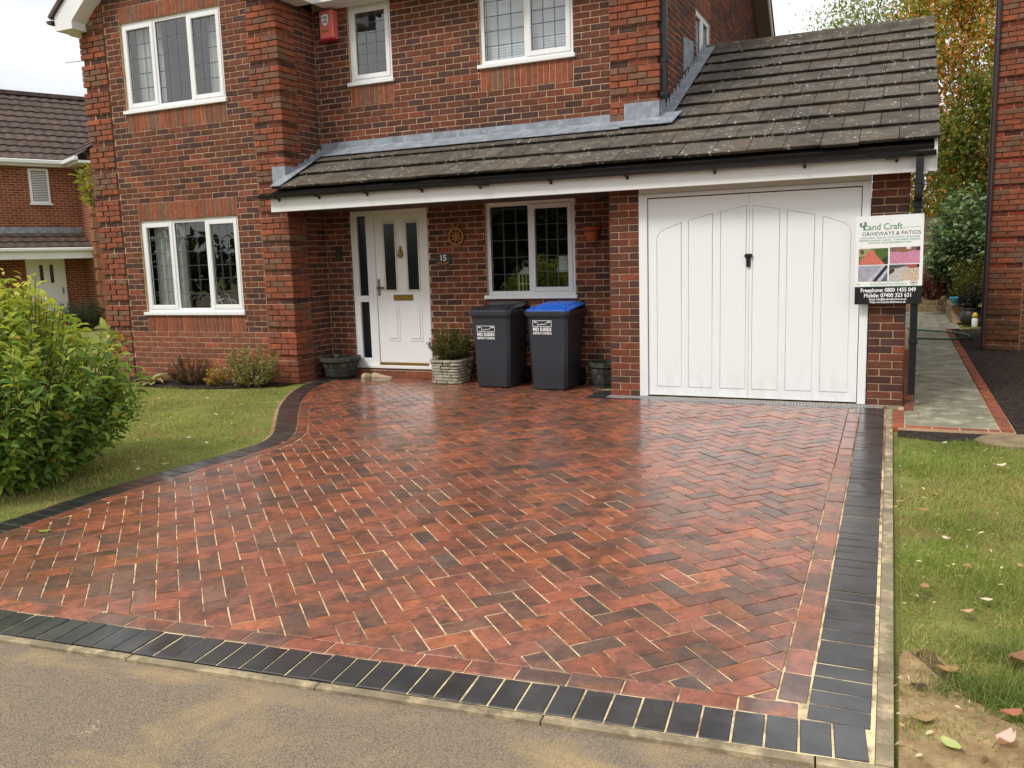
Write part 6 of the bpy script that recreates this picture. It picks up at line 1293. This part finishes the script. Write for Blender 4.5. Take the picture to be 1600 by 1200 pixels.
nw = obj('neighbour_wall', rotm(MB().box(NBX + .008, NBX + 4.2, NBY + .008, NBY + .12, -.1, 7.3).box(NBX + .008, NBX + .12, NBY + .12, NBY + 6.6, -.1, 7.3)), M['mortar'], rn); pieces('brick', NB, M['brick'], nw, 300, 'brickwork')
for ya, yb in ((-.35, 3.3), (7, 3.3)): slab([nrot((NBX + a, NBY + b_, z)) for a, b_, z in ((-.25, ya, 7.3), (4.4, ya, 7.3), (4.4, yb, 10.1), (-.25, yb, 10.1))], .05, 'roof_slope', M['tile2'], rn)
m = tube([(NBX - .03, NBY - .075, .04), (NBX - .03, NBY - .075, 7.2)], .036, 12)
for z in (.9, 2.72, 4.4): m.merge(tube([(NBX - .03, NBY - .075, z), (NBX - .03, NBY - .075, z + .06)], .043, 12))
obj('drainpipe', m, M['brownpipe'], rn, autosmooth=40)

# ================================================================ neighbouring house on the left
P0 = Vector((-23.84, 8.27)); le = Vector((.427, .904)).normalized(); lnm = Vector((le.y, -le.x))
def LN(s, n_, z): p = P0 + le * s + lnm * n_; return (p.x, p.y, z)
lh = thing('neighbour_house', LN(0, -3, 0), 'brown roofed brick house with white gutters beyond the large shrub', 'house')
def lbox(name, s0, s1, n0, n1, z0, z1, mat, parent=lh, b=0.0):
    v, f = boxgeo(s0, s1, n0, n1, z0, z1, b); return obj(name, MB().add([LN(*p) for p in v], f), mat, parent)
def lwall(name, quad, uv):
    """brick faced wall: quad of (s,n,z), uv in metres"""
    me = mesh_from(name, [LN(*p) for p in quad], [(0, 1, 2, 3)], [(1, 1, 1)]); me.materials.append(M['farbrick']); ul = me.uv_layers.new(name='UVMap')
    for i, q in enumerate(uv): ul.data[i].uv = q
    o = bpy.data.objects.new(name, me); scene.collection.objects.link(o); o.parent = lh; o.location = -wl(lh); return o
lbox('wall_core', -8, 1.9, -6, -.03, 0, 4.9, M['mortar']); lwall('front_wall', [(-8, 0, 0), (2.0, 0, 0), (2.0, 0, 4.95), (-8, 0, 4.95)], [(0, 0), (10, 0), (10, 4.95), (0, 4.95)])
WNG = 1.45; lbox('wing_core', 2.03, 6, -6, WNG - .03, 0, 4.9, M['mortar']); lwall('wing_side', [(2.0, 0, 0), (2.0, WNG, 0), (2.0, WNG, 4.95), (2.0, 0, 4.95)], [(0, 0), (WNG, 0), (WNG, 4.95), (0, 4.95)]); lwall('wing_front', [(2.0, WNG, 0), (6, WNG, 0), (6, WNG, 4.95), (2.0, WNG, 4.95)], [(0, 0), (4, 0), (4, 4.95), (0, 4.95)])
for k in range(12):
    if k % 1 == 0: lbox('quoin', 1.965, 2.30, WNG - .32, WNG + .03, .05 + k * .4, .35 + k * .4, plain('quoin_brick', S(158, 112, 84), .9, .2, nscale=20, namt=.35) if 'quoinm' not in M else M['quoinm'])
def pantile(name, s0, s1, nE, zE, nT, zT, rows, parent, seglen=.15, amp=.012, flip=None):
    m = MB(); ns = int((s1 - s0) / (seglen / 4)); d = Vector((nT - nE, zT - zE)); L_ = d.length; d.normalize(); up = Vector((-d.y, d.x)); up = up if up.y > 0 else -up
    for r in range(rows):
        v = []; k = random.uniform(.85, 1.1)
        for i in range(ns + 1):
            s = s0 + (s1 - s0) * i / ns; wv = amp * math.sin(2 * math.pi * (s - s0) / (seglen * 2))
            for q, h in ((r / rows, -.01), (r / rows, .045), ((r + 1.02) / rows, .005)):
                p = Vector((nE, zE)) + d * (L_ * q) + up * (h + (wv if h > 0 else 0)); v.append(LN(s, p.x, p.y) if flip is None else LN(p.x, s, p.y))
        m.add(v, [(3 * i + a, 3 * i + 3 + a, 3 * i + 4 + a, 3 * i + 1 + a) for i in range(ns) for a in (0, 1)], (k, k, k))
    o = obj(name, m, M['tile2'], parent, recalc=False); return o
pantile('roof', -8, 3.6, .32, 4.88, -2.75, 7.25, 11, lh); pantile('wing_roof', -4.2, WNG + .3, 1.68, 4.88, 4.1, 6.85, 9, lh, flip=1); pantile('porch_roof', -8, 1.98, 1.12, 2.28, .02, 2.78, 3, lh)
lbox('ridge_cap', -8, 4, -2.9, -2.62, 7.24, 7.36, M['tile2'])
lbox('gutter', -8, 1.66, .33, .45, 4.76, 4.88, M['whitepaint'], b=.02); lbox('wing_gutter', 1.55, 1.67, .33, WNG + .3, 4.76, 4.88, M['whitepaint'], b=.02); lbox('eaves_board', -8, 1.7, .0, .33, 4.70, 4.77, M['whitepaint']); lbox('wing_eaves_board', 1.67, 2.0, .0, WNG + .28, 4.70, 4.77, M['whitepaint'])
lbox('porch_gutter', -8, 2.02, 1.13, 1.24, 2.18, 2.28, M['whitepaint'], b=.02); lbox('porch_fascia', -8, 2.0, 1.09, 1.12, 1.96, 2.19, M['whitepaint']); lbox('lead_flashing', -8, 2.0, .0, .14, 2.74, 2.92, M['lead']); lbox('porch_soffit', -8, 1.99, .01, 1.09, 2.0, 2.03, M['whitepaint'])
wv = lbox('window', .68, 1.23, -.02, .05, 3.62, 4.66, M['white'], b=.01); lbox('pane', .75, 1.16, .0, .056, 3.70, 4.58, M['inkgrey'], wv); m = MB()
for i in range(17): v, f = boxgeo(.76, 1.15, .057, .060, 3.72 + i * .05, 3.745 + i * .05); m.add([LN(*p) for p in v], f)
obj('blind_slats', m, M['blind'], wv); lbox('sill', .64, 1.27, -.02, .10, 3.58, 3.63, M['white'], wv)
dw = lbox('door', .35, 1.42, -.01, .07, .1, 2.0, M['white'], b=.01); lbox('door_glass', .70, .80, .06, .074, 1.25, 1.8, M['darkglass'], dw); lbox('door_glass', .98, 1.08, .06, .074, 1.25, 1.8, M['darkglass'], dw); lbox('door_handle', 1.28, 1.31, .07, .11, .9, 1.1, M['chrome'], dw)

# ================================================================ fallen leaves
def fallen(x, y, L_, col, ang, curl, label, z=.012, group=None):
    v = []; n = 6; ca, sa = math.cos(ang), math.sin(ang)
    for j in range(n):
        u = j / (n - 1) - .5; wd = L_ * .30 * math.sin(math.pi * (.08 + .84 * (u + .5))) + .001
        for s in (-1, 0, 1): a, b_ = u * L_, s * wd; v.append((x + a * ca - b_ * sa, y + a * sa + b_ * ca, SL(y) + z + curl * L_ * (4 * u * u * .4 + abs(s) * .35) + random.uniform(0, .003)))
    t = thing('fallen_leaf', (x, y, SL(y) + z), label, 'leaf', group); o = obj('blade', MB().add(v, [(3 * j + q, 3 * j + q + 1, 3 * j + q + 4, 3 * j + q + 3) for j in range(n - 1) for q in (0, 1)], col), M['deadleaf'], t, smooth=True, recalc=False)
    obj('stalk', tube([(x - .5 * L_ * ca, y - .5 * L_ * sa, SL(y) + z + curl * L_ * .3), (x - .8 * L_ * ca, y - .8 * L_ * sa, SL(y) + z + .004)], .0014, 4), M['bark'], t)
CRM, TAN, PNK, GRN = S(228, 212, 182), S(176, 138, 96), S(214, 164, 138), S(146, 164, 76)
for a in ((.951, -2.39, .085, CRM, .3, .4, 'large cream curled leaf alone on the far part of the lawn', .035), (.634, -1.70, .05, CRM, .9, .2, 'small cream leaf on the lawn just below the flagstone path', .03), (.444, -3.586, .075, TAN, .2, .2, 'tan leaf near the edging halfway up the right lawn', .03),
          (.424, -4.836, .06, TAN, 1.4, .3, 'tan leaf close to the concrete edging in mid lawn', .03), (.584, -5.066, .055, PNK, .5, .3, 'pinkish leaf on the grass above the bare soil', .03), (.546, -4.08, .05, CRM, 2.2, .2, 'narrow cream leaf in the middle of the right lawn', .03),
          (.731, -5.486, .10, S(150, 112, 84), .8, .5, 'large crumpled brown leaf at the photo right edge', .03), (.633, -6.069, .085, S(234, 196, 182), .9, .6, 'pink and white folded leaf on the bare soil', .008), (.487, -5.64, .075, TAN, .1, .35, 'curled tan leaf where grass meets bare soil', .02),
          (.473, -6.131, .075, S(196, 206, 130), 2.3, .15, 'pale green leaf lying on the bare soil', .004), (.669, -5.893, .07, S(186, 120, 92), .4, .3, 'russet leaf beside the pink folded leaf', .02), (.385, -5.769, .05, S(84, 66, 54), .2, .3, 'dark brown leaf on the sandy soil by the edging', .004),
          (.619, -4.492, .05, TAN, 1.0, .3, 'small tan leaf right of the mid lawn dry patch', .03), (.671, -4.90, .05, CRM, .1, .2, 'small cream leaf near the large crumpled brown leaf', .03), (.40, -6.0, .07, S(176, 146, 104), .4, .2, 'buff leaf on bare soil left of the pale green leaf', .004)):
    fallen(*a[:7], z=a[7])
fallen(-4.553, -5.57, .075, GRN, .5, .2, 'yellow-green leaf lying on the red paving near the charcoal edge', .004)
for a in ((-5.20, -4.25, 'cream leaf on the lawn edge right of the large shrub', CRM), (-5.12, -4.05, 'yellow leaf on the lawn edge above the charcoal border curve', S(206, 190, 110)), (-5.7, -3.2, 'pale leaf in the middle of the left lawn', CRM), (-7.2, -1.4, 'cream leaf on the lawn in front of the variegated shrub', CRM)): fallen(a[0], a[1], .06, a[3], random.uniform(0, 3), .25, a[2], .02)

n = 420; X = .31 + 1.6 * rng.uniform(0, 1, n) ** 1.5; Y = rng.uniform(-6.3, -1.6, n); P = np.stack([X, Y, .0123 * Y + rng.uniform(.002, .022, n)], 1); D = rng.normal(0, 1, (n, 3)) * np.array([1, 1, .25]); L_ = rng.uniform(.012, .034, n)
V, F, C = leaves(P, D, L_, L_ * rng.uniform(.12, .5, n), pick([(S(190, 160, 112), 4), (S(224, 206, 166), 3), (S(128, 96, 68), 3), (S(92, 74, 58), 2)], n)); o = fast_mesh('leaf_litter', V, F, C, M['deadleaf']); o['kind'] = 'stuff'; tag(o, 'small dry leaf scraps and twigs strewn on the right lawn', 'litter')
n = 160; X = rng.uniform(-9.5, -5.0, n); Y = rng.uniform(-4.5, -.9, n); k = inpoly(lawn_poly, X, Y); X, Y = X[k], Y[k]; n = len(X); P = np.stack([X, Y, .0123 * Y + rng.uniform(.004, .02, n)], 1); D = rng.normal(0, 1, (n, 3)) * np.array([1, 1, .25]); L_ = rng.uniform(.02, .05, n)
V, F, C = leaves(P, D, L_, L_ * .4, pick([(S(206, 186, 120), 4), (S(224, 206, 166), 3), (S(148, 116, 78), 3)], n)); o = fast_mesh('leaf_litter', V, F, C, M['deadleaf']); o['kind'] = 'stuff'; tag(o, 'dry leaf scraps strewn on the lawn before the bay', 'litter')
